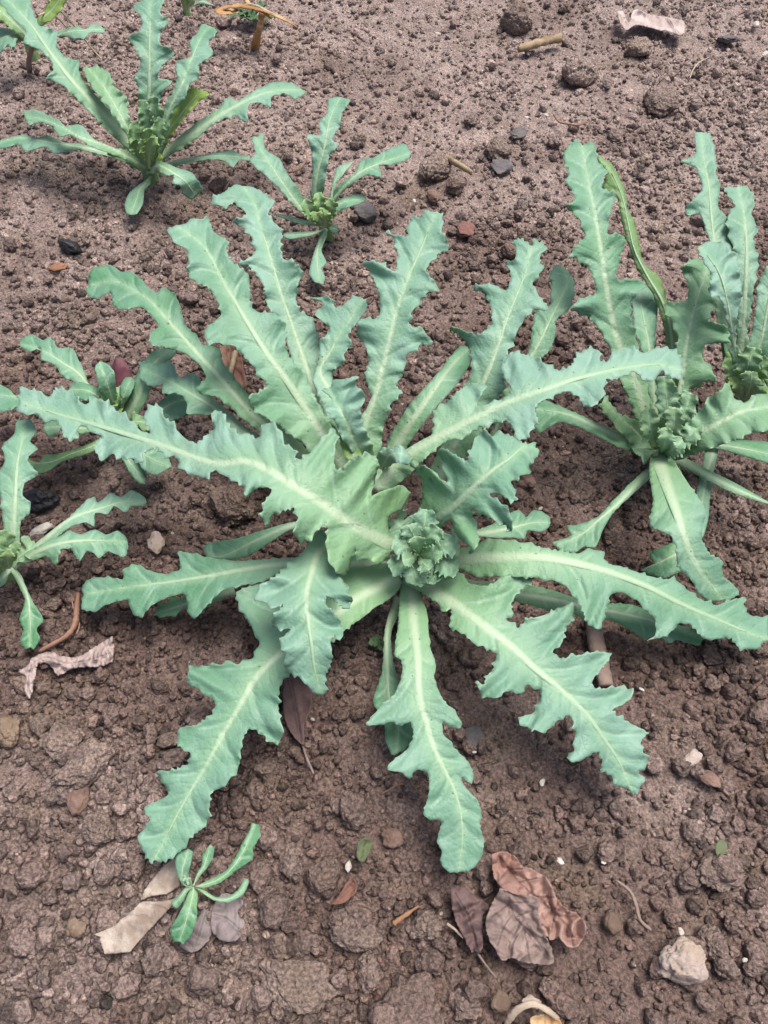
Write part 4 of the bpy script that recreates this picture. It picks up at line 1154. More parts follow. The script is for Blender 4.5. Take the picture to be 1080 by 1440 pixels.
build_plant('poppy_plant', 'poppy plant with two side leaves over a white seed on the soil', 14, 806, LEFT, PG, 0.012, 0.03, 7,
            hearts=[(6, 796, 0.03, 4, 0.022, 0.035, 0.7, 13, 0.006, 0.6)],
            frills=[(12, 798, 4, 745, 28, [4, 7, 8.5], .6), (14, 798, 24, 762, 22, [4, 7, 8], .6), (10, 800, -8, 775, 26, [4, 7, 8], .6), (13, 800, 12, 772, 20, [4.5, 7.5, 8.5], .75)])
build_plant('poppy_plant', 'poppy plant around the purple-red stub, half covered by a long leaf of its neighbour', 168, 600, BEHIND, PG, 0.010, 0.03, 8,
            hearts=[(168, 592, 0.03, 6, 0.02, 0.04, 0.75, 17, 0.006, 0.5)])
build_plant('poppy_seedling', 'tiny green poppy seedling beside pale bark chips and grey leaf scraps', 272, 1252, SEEDLING, None, 0.004, 0.014, 9,
            hearts=[(272, 1248, 0.012, 3, 0.008, 0.014, 0.15, 19, 0.002, 0.4)])


# ------------------------------------------------------------------ stones, clods, dead leaves, sticks
def lump_mesh(name, seed, sub=4, rough=0.28, facet=0.25, squash=(1, 1, 1)):
    import bmesh
    bm = bmesh.new()
    bmesh.ops.create_icosphere(bm, subdivisions=sub, radius=1.0)
    rng = np.random.default_rng(seed)
    off = Vector(rng.uniform(-50, 50, 3).tolist())
    cuts = [(Vector(rng.normal(size=3).tolist()).normalized(), rng.uniform(0.62, 0.95)) for _ in range(9)]
    for v in bm.verts:
        p = v.co.normalized()
        r = 1.0 + rough * mnoise.noise(p * 1.3 + off) + rough * 0.55 * mnoise.noise(p * 3.1 + off) + rough * 0.34 * mnoise.noise(p * 7.0 + off) + rough * 0.22 * mnoise.noise(p * 15.0 + off)
        q = p * r
        for n, d in cuts:                                   # flattened, broken faces
            h = q.dot(n) - d
            if h > 0:
                q -= n * h * min(1.0, facet * 3)
        v.co = Vector((q.x * squash[0], q.y * squash[1], q.z * squash[2]))
    me = bpy.data.meshes.new(name)
    bm.to_mesh(me)
    bm.free()
    me.polygons.foreach_set('use_smooth', [True] * len(me.polygons))
    return me


def place_lump(name, me, px, py, dpx, rotz, label, cat, group=None, mat=None, sink=0.35, tilt=(0, 0), flat=1.0, lift=0.0):
    p = at(px, py, 0.004)
    r = 0.5 * dpx * float(mpp(px, py, 0.004))
    g = float(ground_low(np.array([p[0]]), np.array([p[1]]))[0])
    o = bpy.data.objects.new(name, me)
    if mat is not None and not me.materials:
        me.materials.append(mat)
    COL.objects.link(o)
    o.location = (p[0], p[1], g + lift + r * flat * (1 - 2 * sink) * 0.8)
    o.scale = (r, r, r * flat)
    o.rotation_euler = (tilt[0], tilt[1], rotz)
    return tag(o, label, cat, group)


M_PALE = plain_material('pale_stone', (0.54, 0.45, 0.405), (0.42, 0.335, 0.295), 110, 0.9, 0.9, (0.45, 0.36, 0.29), 30)
M_TAN = plain_material('tan_stone', (0.30, 0.225, 0.16), (0.20, 0.145, 0.105), 110, 0.9, 0.9, (0.16, 0.11, 0.085), 40)
M_SLATE = plain_material('slate_stone', (0.085, 0.085, 0.098), (0.17, 0.145, 0.14), 60, 0.7, 0.7)
M_COAL = plain_material('charcoal', (0.012, 0.013, 0.018), (0.045, 0.045, 0.052), 60, 0.4, 0.7)
M_BRICK = plain_material('red_stone', (0.25, 0.125, 0.11), (0.19, 0.10, 0.085), 80, 0.9, 0.5)
M_PINK = plain_material('pinkish_stone', (0.29, 0.195, 0.155), (0.20, 0.125, 0.10), 90, 0.9, 0.8, (0.17, 0.11, 0.09), 40)
M_ORANGE = plain_material('orange_chip', (0.36, 0.19, 0.10), (0.24, 0.12, 0.07), 90, 0.7, 0.4)
M_GREYCLOD = soil_material('grey_clod', ((0.205, 0.150, 0.128), (0.33, 0.255, 0.222), (0.14, 0.098, 0.082)), False, 0.1)
M_DARKCLOD = soil_material('dark_clod', ((0.165, 0.116, 0.098), (0.27, 0.205, 0.176), (0.105, 0.072, 0.059)), False, 0.1)
M_BARK = plain_material('bark', (0.54, 0.47, 0.41), (0.36, 0.29, 0.24), 75, 0.85, 0.8, (0.26, 0.20, 0.16), 20, (1, 1, 1))
M_WOOD = plain_material('dry_wood', (0.46, 0.36, 0.235), (0.34, 0.255, 0.155), 60, 0.75, 0.4, (0.22, 0.16, 0.10), 24)
M_STRAW = plain_material('straw', (0.44, 0.25, 0.105), (0.33, 0.175, 0.07), 50, 0.7, 0.5, (0.52, 0.36, 0.20), 18)
M_TWIG = plain_material('twig', (0.23, 0.165, 0.14), (0.31, 0.235, 0.205), 70, 0.85, 0.6)
M_ROOT = plain_material('root', (0.33, 0.19, 0.135), (0.25, 0.14, 0.10), 80, 0.75, 0.4)
M_PALEROOT = plain_material('pale_straw', (0.50, 0.42, 0.33), (0.36, 0.28, 0.21), 80, 0.75, 0.4)
M_PURPLE = plain_material('purple_stub', (0.27, 0.09, 0.12), (0.20, 0.07, 0.095), 60, 0.5, 0.3, (0.36, 0.17, 0.18), 30)
M_WHITE = plain_material('white_shell', (0.56, 0.53, 0.49), (0.38, 0.34, 0.30), 120, 0.5, 0.3)
M_BROWNLEAF = dry_leaf_material('brown_dead_leaf', (0.185, 0.135, 0.122), (0.25, 0.185, 0.168), (0.33, 0.25, 0.225))
M_ROSELEAF = dry_leaf_material('rose_dead_leaf', (0.36, 0.235, 0.20), (0.25, 0.13, 0.10), (0.42, 0.30, 0.265))
M_DARKLEAF = dry_leaf_material('dark_dead_leaf', (0.115, 0.07, 0.07), (0.155, 0.10, 0.095), (0.085, 0.05, 0.052), (0.03, 0.018, 0.02))
M_PALELEAF = dry_leaf_material('pale_dead_leaf', (0.45, 0.365, 0.345), (0.36, 0.28, 0.26), (0.52, 0.44, 0.42), (0.17, 0.12, 0.11))
M_GREYLEAF = dry_leaf_material('grey_dead_leaf', (0.20, 0.165, 0.165), (0.15, 0.12, 0.12), (0.25, 0.21, 0.21), (0.07, 0.055, 0.055))
M_REDLEAF = dry_leaf_material('red_dead_leaf', (0.20, 0.095, 0.068), (0.15, 0.07, 0.052), (0.24, 0.14, 0.10))
M_GREENBIT = dry_leaf_material('green_scrap', (0.085, 0.115, 0.05), (0.13, 0.155, 0.08), (0.22, 0.22, 0.15), (0.05, 0.06, 0.03))
M_MOSS = dry_leaf_material('weed_leaf', (0.055, 0.12, 0.05), (0.08, 0.16, 0.075), (0.10, 0.19, 0.08), (0.03, 0.07, 0.03))


def scrap(name, label, cat, outline, mat, off=0.007, crumple=0.004, curl=0.0, veins=(), thick=0.0008, seed=0, step=2.5, slope=None, smooth=0.5, group=None, parent=None, lam=30.0):
    """dead leaf or flake lying on the soil: traced outline, crumpled, with thickness"""
    O = np.array(outline, float)
    C = np.vstack([O, O[:1]])
    cm = catmull(C, 2.0)
    lin = np.vstack([np.linspace(C[i], C[i + 1], max(2, int(np.linalg.norm(C[i + 1] - C[i]) / 2.0)))[:-1] for i in range(len(O))])
    rng = np.random.default_rng(seed)
    poly = cm[:-1] if smooth > 0 else lin
    poly = poly + rng.normal(0, 0.35, poly.shape)
    pts, tri = cdt_fill(poly, step)
    ed, _, _ = seg_dist(pts, poly, np.roll(poly, -1, 0))
    p0 = at(pts[:, 0], pts[:, 1], off)
    g = ground_low(p0[:, 0], p0[:, 1])
    q = ed / max(ed.max(), 1e-6)
    wx = pts[:, 0] + 9 * fbm(pts[:, 0] / 23 + seed, pts[:, 1] / 23, 210 + seed, 2)
    wy = pts[:, 1] + 9 * fbm(pts[:, 0] / 23, pts[:, 1] / 23 + seed, 220 + seed, 2)
    ca, sa = math.cos(0.6 + seed), math.sin(0.6 + seed)
    rx, ry = wx * ca - wy * sa, (wx * sa + wy * ca) * 1.6
    s1 = np.abs(fbm(rx / lam + seed * 3.3, ry / lam + seed, 200 + seed, 2)) ** 0.8
    s2 = fbm(wx / (lam * 0.3), wy / (lam * 0.3) + seed, 300 + seed, 2)
    z = g + off + crumple * (1.9 * s1 + 0.22 * s2) + curl * (1 - q) ** 2
    if slope is not None:                                # (x0, y0, x1, y1, dz)
        x0, y0, x1, y1, dz = slope
        k = ((pts[:, 0] - x0) * (x1 - x0) + (pts[:, 1] - y0) * (y1 - y0)) / ((x1 - x0) ** 2 + (y1 - y0) ** 2)
        z = z + dz * np.clip(k, 0, 1)
    vein = np.full(len(pts), 50.0)
    sc = float(mpp(O[:, 0].mean(), O[:, 1].mean(), off))
    for v in veins:
        cv = catmull(np.array(v, float), 4.0)
        d, _, _ = seg_dist(pts, cv[:-1], cv[1:])
        vein = np.minimum(vein, d * sc * 1000.0)
    z = z + 0.0016 * np.exp(-(vein / 2.0) ** 2)
    V = at(pts[:, 0], pts[:, 1], z)
    fn = np.cross(V[tri[:, 1]] - V[tri[:, 0]], V[tri[:, 2]] - V[tri[:, 0]])
    if fn[:, 2].sum() < 0:
        tri = tri[:, ::-1]
    o = thick_sheet(name, V, tri, dict(vein=vein), thick, mat, parent)
    if label:
        tag(o, label, cat, group)
    return o


def stick(name, label, cat, path, r, mat, z=0.006, seed=0, flatten=1.0, knots=0.15, group=None, parent=None, seg=9, taper=1.0, step=3.0):
    """tapered, slightly crooked rod; path in photo pixels with heights in m, or pixels alone on the soil; r in pixels"""
    rng = np.random.default_rng(seed)
    P = np.array([(p[0], p[1], (p[2] if len(p) > 2 else z)) for p in path], float)
    pz = P.copy()
    pz[:, 2] *= 2000
    C = catmull(pz, step)
    C[:, 2] /= 2000
    W = at(C[:, 0], C[:, 1], C[:, 2])
    W[:, 2] += ground_low(W[:, 0], W[:, 1])
    n = len(W)
    sc = float(mpp(P[0, 0], P[0, 1], 0.01))
    rr = np.asarray(r, float) if np.ndim(r) else np.array([r, r * taper])
    R = np.interp(np.linspace(0, 1, n), np.linspace(0, 1, len(rr)), rr) * sc
    R = R * (1 + knots * rng.normal(size=n) * 0.6)
    T = np.gradient(W, axis=0)
    T /= np.maximum(np.linalg.norm(T, axis=1, keepdims=True), 1e-9)
    vs = []
    ang = np.linspace(0, 2 * math.pi, seg + 1)[:-1]
    wob = 1 + 0.14 * rng.normal(size=seg)
    for k in range(n):
        a = np.cross(T[k], [0, 0, 1.0])
        a /= max(np.linalg.norm(a), 1e-6)
        b = np.cross(a, T[k])
        for j, th in enumerate(ang):
            vs.append(W[k] + R[k] * wob[j] * (a * math.cos(th) + b * math.sin(th) * flatten))
    fc = []
    for k in range(n - 1):
        for j in range(seg):
            fc.append((k * seg + j, (k + 1) * seg + j, (k + 1) * seg + (j + 1) % seg, k * seg + (j + 1) % seg))
    fc.append(tuple(range(seg)))
    fc.append(tuple(range((n - 1) * seg, n * seg))[::-1])
    me = mesh_np(name, np.array(vs), fc)
    o = link_mesh(name, me, mat, parent)
    if label:
        tag(o, label, cat, group)
    return o


# --- stones and clods that can be told apart
for k, (nm, px, py, d, mat, flat, tilt, label, cat) in enumerate([
    ('stone', 960, 1357, 62, M_PALE, .8, .1, 'large pale pinkish-grey stone lying alone on the soil', 'stone'),
    ('stone', 10, 1028, 42, M_TAN, .6, .3, 'long tan stone below the pale curled dead leaf', 'stone'),
    ('stone', 655, 323, 27, M_BRICK, .5, .1, 'flat brick-red stone behind the leaves of the largest poppy', 'stone'),
    ('stone', 516, 296, 34, M_SLATE, .6, .1, 'dark slate stone beside the small slender poppy plant', 'stone'),
    ('charcoal_lump', 97, 346, 27, M_COAL, .7, .2, 'shiny black lump of charcoal on bare soil', 'charcoal'),
    ('stone', 1024, 56, 30, M_SLATE, .35, .4, 'flat dark slate chip near the pale folded dead leaf', 'stone'),
    ('stone', 665, 1034, 32, M_SLATE, .4, .15, 'flat bluish slate chip between two front poppy leaves', 'stone'),
    ('stone', 222, 766, 27, M_PALE, .7, .1, 'pale pinkish pebble in the dark soil left of the rosette', 'pebble'),
    ('stone', 741, 676, 24, M_PINK, .6, .2, 'orange-brown pebble at the edge of a crinkled poppy leaf', 'pebble'),
    ('stone', 551, 1179, 30, M_PINK, .7, .2, 'small reddish-brown stone beside a green leaf scrap', 'stone'),
    ('stone', 612, 236, 44, M_GREYCLOD, .8, .2, 'rough grey-white speckled clod under a short pale stick', 'clod'),
    ('stone', 641, 256, 31, M_DARKCLOD, .9, .1, 'round dark clod touching the rough speckled clod', 'clod'),
    ('stone', 700, 211, 35, M_GREYCLOD, .75, .1, 'single greyish clod beside a flat grey chip', 'clod'),
    ('soil_clod', 496, 1308, 62, M_GREYCLOD, .55, .1, 'broad flat greyish clod below the red leaf scrap', 'clod'),
    ('soil_clod', 601, 1301, 44, M_GREYCLOD, .75, .2, 'oval clod beside the orange splinter', 'clod'),
    ('soil_clod', 456, 1233, 52, M_DARKCLOD, .8, .1, 'round brown clod touching the red leaf scrap', 'clod'),
    ('soil_clod', 408, 1212, 40, M_GREYCLOD, .75, .3, 'angular clod in front of the tiny seedling leaf tip', 'clod'),
    ('soil_clod', 135, 1165, 48, M_DARKCLOD, .85, .2, 'large smooth rounded clod beside the tip of a long leaf', 'clod'),
    ('soil_clod', 172, 1166, 32, M_DARKCLOD, .85, .2, 'small rounded clod next to the large smooth clod', 'clod'),
    ('soil_clod', 118, 1082, 64, M_GREYCLOD, .7, .2, 'biggest grey clod above the smooth rounded clod', 'clod'),
    ('soil_clod', 109, 1124, 34, M_PINK, .6, .5, 'tilted brown stone chip below the biggest grey clod', 'clod'),
    ('soil_clod', 90, 1040, 55, M_GREYCLOD, .5, .2, 'flat crust clod with mossy tinge above the biggest grey clod', 'clod'),
    ('soil_clod', 420, 1385, 86, M_GREYCLOD, .35, .05, 'wide flat crust of grey soil with a mossy spot', 'clod'),
    ('soil_clod', 575, 1420, 96, M_DARKCLOD, .4, .05, 'wide dark mossy crust of soil beside the pale curled husk', 'clod'),
    ('soil_clod', 658, 1412, 42, M_GREYCLOD, .6, .2, 'grey clod between the mossy crust and the husk', 'clod'),
    ('soil_clod', 520, 1365, 44, M_GREYCLOD, .6, .2, 'grey clod below the broad flat clod', 'clod'),
    ('soil_clod', 726, 36, 46, M_DARKCLOD, .8, .1, 'dark knobbly clod behind the pale wooden stick', 'clod'),
    ('soil_clod', 816, 106, 46, M_GREYCLOD, .9, .1, 'crumbly upright clod right of the pale wooden stick', 'clod'),
    ('soil_clod', 897, 72, 34, M_GREYCLOD, .7, .1, 'angular clod below the pale folded dead leaf', 'clod'),
    ('soil_clod', 928, 142, 48, M_DARKCLOD, .7, .1, 'lumpy clod with a dark hollow behind the far right poppy', 'clod'),
    ('soil_clod', 330, 712, 70, M_DARKCLOD, .7, .1, 'big dark broken clod in the hollow under the long leaf', 'clod'),
    ('soil_clod', 55, 705, 42, M_COAL, .8, .1, 'blackened clod beside the upright left leaf', 'clod'),
    ('soil_clod', 1008, 1222, 60, M_GREYCLOD, .5, .1, 'broad low clod at the edge of bare soil beside a green-grey chip', 'clod'),
    ('soil_clod', 1020, 1361, 34, M_GREYCLOD, .8, .1, 'small grey clod to one side of the large pale stone', 'clod'),
    ('soil_clod', 1000, 1325, 40, M_GREYCLOD, .7, .3, 'angular clod behind the large pale stone', 'clod'),
    ('pebble', 102, 1304, 26, M_TAN, .8, .1, 'pale tan pebble beside the larger bark chip', 'pebble'),
    ('pebble', 58, 746, 26, M_WHITE, .4, .1, 'white seed-shaped pebble under a side leaf of the left poppy', 'pebble'),
    ('pebble', 970, 1068, 24, M_PALE, .5, .1, 'pale flat pebble below the tip of the broad right leaf', 'pebble'),
    ('pebble', 992, 1096, 28, M_PINK, .5, .2, 'long pinkish pebble just below a pale flat pebble', 'pebble'),
    ('pebble', 862, 1300, 28, M_TAN, .6, .2, 'yellowish angular pebble beside the dead brown leaf', 'pebble'),
    ('pebble', 748, 1410, 20, M_PALE, .7, .1, 'small pale pebble touching the curled husk', 'pebble'),
    ('pebble', 705, 1410, 30, M_TAN, .6, .1, 'round brownish pebble beside the curled husk', 'pebble'),
    ('pebble', 80, 372, 20, M_ORANGE, .35, .1, 'orange chip lying in front of the black charcoal', 'chip'),
    ('pebble', 610, 272, 22, M_PINK, .5, .1, 'small pinkish chip in front of the speckled clod', 'pebble'),
    ('pebble', 705, 232, 34, M_SLATE, .22, .05, 'thin flat grey chip in front of a single greyish clod', 'stone'),
    ('pebble', 730, 186, 24, M_SLATE, .3, .1, 'bluish-grey chip on the bare soil behind the leaves', 'stone'),
]):
    sq = (1.35, .8, 1) if nm == 'stone' and py in (1028,) else ((1.3, .85, 1) if k % 3 == 1 else (1.05, .95, 1))
    if py == 746: sq = (1.5, .6, 1)
    if py in (1096, 372): sq = (1.4, .7, 1)
    me = lump_mesh(nm, 500 + k, 5 if d > 34 else 4, .42 if cat == 'clod' else .36, .2 if cat == 'clod' else .17, sq)
    rz = {1028: -1.0, 746: 0.6, 1096: -0.6, 372: 0.1}.get(py, 0.7 * k)
    place_lump(nm, me, px, py, d, rz, label, cat, None, mat, .25 if flat > .5 else .2, (tilt, -tilt * .5), flat, 0.0025 if cat in ('pebble', 'stone', 'chip', 'charcoal') else 0.0)

# --- the many plain clods: 240 that show largest, each one a thing of its own
LANDMARKS = [(700,1290,'the brown dead leaves'),(210,1290,'the pale bark chips'),(960,1357,'the large pale stone'),(100,930,'the pale twisted dead leaf'),
             (110,1090,'the biggest grey clod'),(500,1300,'the broad flat greyish clod'),(640,1130,'the tip of the middle front leaf'),(890,1110,'the tip of the broad front leaf'),
             (1060,900,'the tip of the broad right leaf'),(850,690,'the two biggest poppies'),(300,720,'the big dark broken clod'),(97,346,'the black charcoal'),
             (760,63,'the pale wooden stick'),(915,30,'the pale folded dead leaf'),(620,240,'the rough speckled clod'),(655,322,'the flat brick-red stone'),
             (370,40,'the broken straw-coloured stem'),(205,260,'the poppy with a yellow-green leaf'),(455,330,'the small slender poppy plant'),
             (80,450,'the leaf tips around the purple-red stub'),(930,250,'the folded leaf strip'),(480,1040,'the dark spoon-shaped dead leaf'),(570,1420,'the dark mossy crust'),
             (20,1200,'the long tan stone and below'),(980,1080,'the long pinkish pebble')]


def near(px, py):
    return min(LANDMARKS, key=lambda q: (q[0] - px) ** 2 + (q[1] - py) ** 2)[2].replace(' and below', '')


clod_meshes = [lump_mesh('soil_clod', 900 + k, 4, .34, .3, (1.1, .9, .85)) for k in range(10)]
for me in clod_meshes:
    me.materials.append(M_CLOD)
polys = [np.array(p) for p in LEAF_OUTLINES]
rngc = np.random.default_rng(77)
n_clod = 0
while n_clod < 240:
    px, py = rngc.uniform(8, 1072), rngc.uniform(8, 1432)
    p = np.array([[px, py]])
    if any(p[0, 0] > q[:, 0].min() - 6 and p[0, 0] < q[:, 0].max() + 6 and p[0, 1] > q[:, 1].min() - 6 and p[0, 1] < q[:, 1].max() + 6
           and (inside(p, q)[0]) for q in polys):
        continue
    w = at(px, py, 0.0)
    dn = float(fbm(np.array([w[0] / 0.16 + 2]), np.array([w[1] / 0.16]), 91, 3)[0])
    if rngc.random() > np.clip(0.5 + 1.2 * dn, 0.15, 1):
        continue
    rad = min(0.0125, (0.0074 if py > 950 else 0.0058) * math.exp(rngc.normal(0, 0.3)))
    dpx = 2 * rad / float(mpp(px, py, 0.0))
    place_lump('soil_clod', clod_meshes[int(rngc.integers(0, 10))], px, py, dpx, rngc.uniform(0, 6.28),
               ('small' if rad < .0056 else 'larger') + ' plain brown soil clod lying loose near ' + near(px, py), 'clod', 'loose soil clods', None, rngc.uniform(.15, .4),
               (rngc.uniform(-.5, .5), rngc.uniform(-.5, .5)), rngc.uniform(.7, 1.0))
    n_clod += 1

# --- dead leaves and flakes
scrap('dead_leaf', 'rose-brown dead leaf with a curled pale tip, upper one of the overlapping pair', 'dead leaf',
      [(691,1203),(700,1199),(716,1200),(728,1210),(737,1219),(754,1225),(771,1238),(783,1262),(793,1276),(812,1286),(823,1300),(820,1318),(810,1331),(800,1331),(793,1325),(785,1317),(778,1322),(766,1312),(757,1290),(745,1268),(720,1255),(703,1248),(695,1230)], M_ROSELEAF, .008, .007, .007,
      [[(702,1205),(730,1240),(770,1275),(800,1305),(806,1330)],[(730,1240),(755,1235)],[(770,1275),(800,1285)],[(745,1255),(740,1262)],[(715,1222),(735,1222)],[(715,1222),(700,1240)],[(780,1285),(775,1312)],[(755,1262),(780,1262)]], seed=1)
scrap('dead_leaf', 'greyish-brown crinkled dead leaf with a pale folded corner, lower one of the overlapping pair', 'dead leaf',
      [(703,1250),(718,1252),(732,1259),(756,1264),(757,1288),(766,1315),(773,1329),(779,1354),(754,1355),(735,1353),(718,1346),(706,1349),(696,1334),(686,1315),(684,1295),(691,1274)], M_BROWNLEAF, .012, .006, .006,
      [[(715,1262),(722,1285),(737,1304),(768,1322)],[(737,1304),(722,1325),(718,1345)],[(722,1285),(708,1305),(700,1330)],[(745,1310),(772,1345)],[(725,1290),(750,1280)],[(718,1270),(692,1290)],[(737,1304),(745,1350)],[(715,1268),(750,1270)]], seed=2)
scrap('dead_leaf', 'dark purple-brown torn dead leaf with a pale end, beside the overlapping pair', 'dead leaf',
      [(634,1249),(648,1245),(658,1252),(672,1262),(688,1276),(679,1288),(679,1315),(675,1340),(666,1340),(651,1315),(642,1296),(635,1271)], M_DARKLEAF, .008, .006, .002,
      [[(640,1255),(658,1288),(672,1338)]], seed=3)
scrap('dead_leaf', 'pale twisted dead leaf lying curled on bare soil below the small left leaf', 'dead leaf',
      [(158,894),(161,914),(154,933),(120,938),(100,941),(82,949),(74,940),(65,933),(52,936),(50,951),(41,982),(33,970),(36,952),(28,944),(39,935),(46,925),(58,919),(70,917),(89,923),(111,923),(130,912)], M_PALELEAF, .006, .006, -.002,
      [[(156,900),(130,925),(95,932),(65,924),(45,935),(38,975)],[(150,920),(120,930)],[(85,936),(60,928)]], seed=4, lam=18.0)
scrap('bark_chip', 'larger pale bark chip with a torn end, lying beside the tiny seedling', 'bark',
      [(132,1314),(142,1317),(140,1322),(148,1342),(165,1341),(181,1339),(217,1300),(250,1264),(231,1267),(198,1269),(176,1289),(159,1303)], M_BARK, .008, .0015, 0, thick=.002, seed=5, smooth=0, slope=(140,1330,250,1264,.006))
scrap('bark_chip', 'smaller brownish bark chip touching the tip of the long front leaf', 'bark',
      [(198,1266),(203,1252),(226,1222),(245,1206),(251,1228),(252,1247),(231,1258),(212,1259)], M_BARK, .007, .0015, 0, thick=.002, seed=6, smooth=0)
scrap('dead_leaf', 'rounded grey dead leaf scrap lying next to the tiny seedling', 'dead leaf',
      [(298,1280),(305,1266),(316,1256),(342,1269),(334,1283),(344,1297),(337,1317),(323,1325),(306,1319),(297,1304)], M_GREYLEAF, .007, .003, .001, [[(300,1285),(320,1292),(340,1310)]], seed=7)
scrap('dead_leaf', 'slate-grey pointed dead leaf scrap under the lowest leaf of the seedling', 'dead leaf',
      [(286,1277),(298,1284),(296,1317),(270,1339),(253,1331),(262,1312),(276,1294)], M_GREYLEAF, .005, .003, .001, [[(290,1282),(275,1330)]], seed=8)
o = scrap('dead_leaf', 'dark dry spoon-shaped dead leaf with a thin stalk, under a drooping poppy leaf', 'dead leaf',
      [(400,950),(420,950),(437,970),(437,997),(428,1017),(427,1047),(420,1043),(403,1017),(398,987)], M_DARKLEAF, .007, .002, .004, [[(410,958),(418,1000),(424,1044)]], seed=9)
stick('stalk', None, None, [(424,1042),(430,1062),(441,1088)], 1.6, M_TWIG, .006, 3, parent=o)
scrap('dead_leaf', 'pale grey-white folded dead leaf lying alone near a slate chip', 'dead leaf',
      [(868,16),(875,15),(884,32),(892,14),(913,20),(938,24),(962,31),(960,48),(947,47),(936,42),(929,43),(913,38),(893,35),(880,42),(872,30)], M_PALELEAF, .008, .006, .002, [[(886,26),(905,34)],[(938,25),(955,47)]], seed=10)
scrap('leaf_scrap', 'small rust-red leaf scrap between two round clods', 'dead leaf', [(465,1272),(478,1258),(487,1242),(498,1237),(501,1250),(493,1262),(480,1270)], M_REDLEAF, .012, .003, .002, [[(468,1270),(497,1240)]], seed=11)
scrap('leaf_scrap', 'small fresh green leaf scrap lying among brown crumbs', 'leaf scrap', [(504,1184),(514,1178),(523,1184),(519,1198),(509,1212),(502,1205)], M_GREENBIT, .009, .003, .003, [[(515,1182),(507,1208)]], seed=12)
scrap('leaf_scrap', 'green-grey mossy chip on the soil right of the front leaves', 'leaf scrap', [(1005,1190),(1012,1181),(1022,1186),(1021,1198),(1010,1204)], M_GREENBIT, .009, .002, .001, seed=13)
scrap('dead_leaf', 'reddish-brown dead leaf under the big back leaf of the largest poppy', 'dead leaf', [(308,486),(322,486),(336,494),(343,520),(345,545),(333,548),(322,528),(312,505)], M_REDLEAF, .008, .005, .003, seed=14)
stick('stick', 'short pale stick lying on the reddish dead leaf', 'stick', [(331,494,.02),(326,512,.02),(321,530,.018)], 4.2, M_WOOD, seed=4)

# --- sticks, straws, roots
stick('stick', 'short pale wooden stick lying on open soil', 'stick', [(729,71,.008),(760,62,.010),(788,56,.010)], (5, 5.6, 6.2), M_WOOD, seed=5)
stick('stick', 'short pale stick leaning over the speckled clod', 'stick', [(621,213,.014),(642,226,.016),(664,239,.008)], (3.4, 4.6, 3), M_WOOD, seed=6)
stick('stick', 'thick greyish-brown stick poking out from under the broad right leaf', 'stick', [(832,868,.006),(840,918,.008),(851,966,.006)], (12, 13, 11), M_TWIG, seed=7, flatten=.7, knots=.08)
stem = stick('dead_plant', 'broken straw-coloured dead stem standing in the soil behind the upper left poppy', 'dead plant', [(357,69,-.01),(361,50,.02),(368,14,.055)], (6.5, 6, 5.5), M_STRAW, seed=8, knots=.1, flatten=.7)
stick('branch', None, None, [(302,14,.045),(333,7,.055),(366,11,.057),(388,20,.05),(408,31,.042),(418,38,.035)], (4.0, 5, 4.2, 3.6, 1.2), M_STRAW, seed=9, flatten=.3, knots=.3, parent=stem)
stick('branch', None, None, [(366,12,.056),(375,18,.05),(382,24,.045)], (3, 1.5), M_STRAW, seed=10, parent=stem)
stick('branch', None, None, [(345,-6,.05),(350,4,.055),(362,9,.056)], (2.6, 2), M_STRAW, seed=26, flatten=.4, knots=.3, parent=stem)
stick('branch', None, None, [(330,10,.05),(355,4,.06),(380,15,.054),(400,24,.044)], (1.8, 2, 1), M_PALEROOT, seed=27, flatten=.4, knots=.3, parent=stem)
scrap('sheath', None, None, [(303,12),(330,10),(336,16),(318,20),(304,18)], M_STRAW, .045, .004, .002, seed=15, parent=stem)
stick('dead_plant', 'brown dead stalk standing under the leaves of the corner poppy', 'dead plant', [(42,104,-.008),(41,88,.02),(46,62,.05)], (4.2, 3.4), M_TWIG, seed=11)
stick('dry_stem', 'longer thin pale dry stem arching over the corner poppy', 'dry stem', [(60,-6,.10),(80,12,.085),(105,38,.055),(125,64,.02),(143,84,.004)], (1.2, 1.0, .8), M_PALEROOT, seed=12)
stick('dry_stem', 'shorter thin pale dry stem with a bend, beside the corner poppy', 'dry stem', [(55,24,.085),(66,19,.08),(82,27,.06),(100,46,.035),(120,57,.008)], (1.2, 1.0, .8), M_PALEROOT, seed=13)
stick('root', 'brown forked root lying between the pale twisted leaf and a leaf tip', 'root', [(112,838,.008),(110,858,.01),(107,880,.01),(96,896,.008),(78,907,.007),(57,918,.006)], (3.4, 4.2, 3.2, 2.6), M_ROOT, seed=14)
stick('root', 'thin side root hooked around the brown forked root', 'root', [(103,846,.008),(106,862,.009),(113,880,.008),(109,894,.006)], (1.3, 1.2), M_ROOT, seed=15)
stick('root', 'thin curled pinkish root beside the small slender poppy plant', 'root', [(404,237,.005),(415,235,.008),(425,228,.01),(431,218,.01),(430,209,.006)], (1.3, 1.2), M_ROOT, seed=16)
stick('root', 'thin reddish forked root on open soil behind the tall leaf', 'root', [(779,161,.006),(786,171,.008),(800,174,.009),(812,175,.008),(829,169,.005)], (1.2, 1.4, .8), M_ROOT, seed=17)
stick('straw', 'thin bent pale straw on open soil near the slate chip', 'straw', [(970,110,.004),(975,97,.009),(983,87,.011),(998,80,.006)], (.9, 1.0, .6), M_PALEROOT, seed=18)
stick('straw', 'thin pale straw in front of the dark torn dead leaf', 'straw', [(629,1298,.008),(640,1306,.010),(652,1318,.009)], (2.2, 1.8), M_PALEROOT, seed=19, flatten=.5)
stick('straw', 'thin brownish straw running down from the dark torn dead leaf', 'straw', [(672,1340,.008),(684,1357,.008),(698,1375,.006)], (1.6, 1.2), M_TWIG, seed=20)
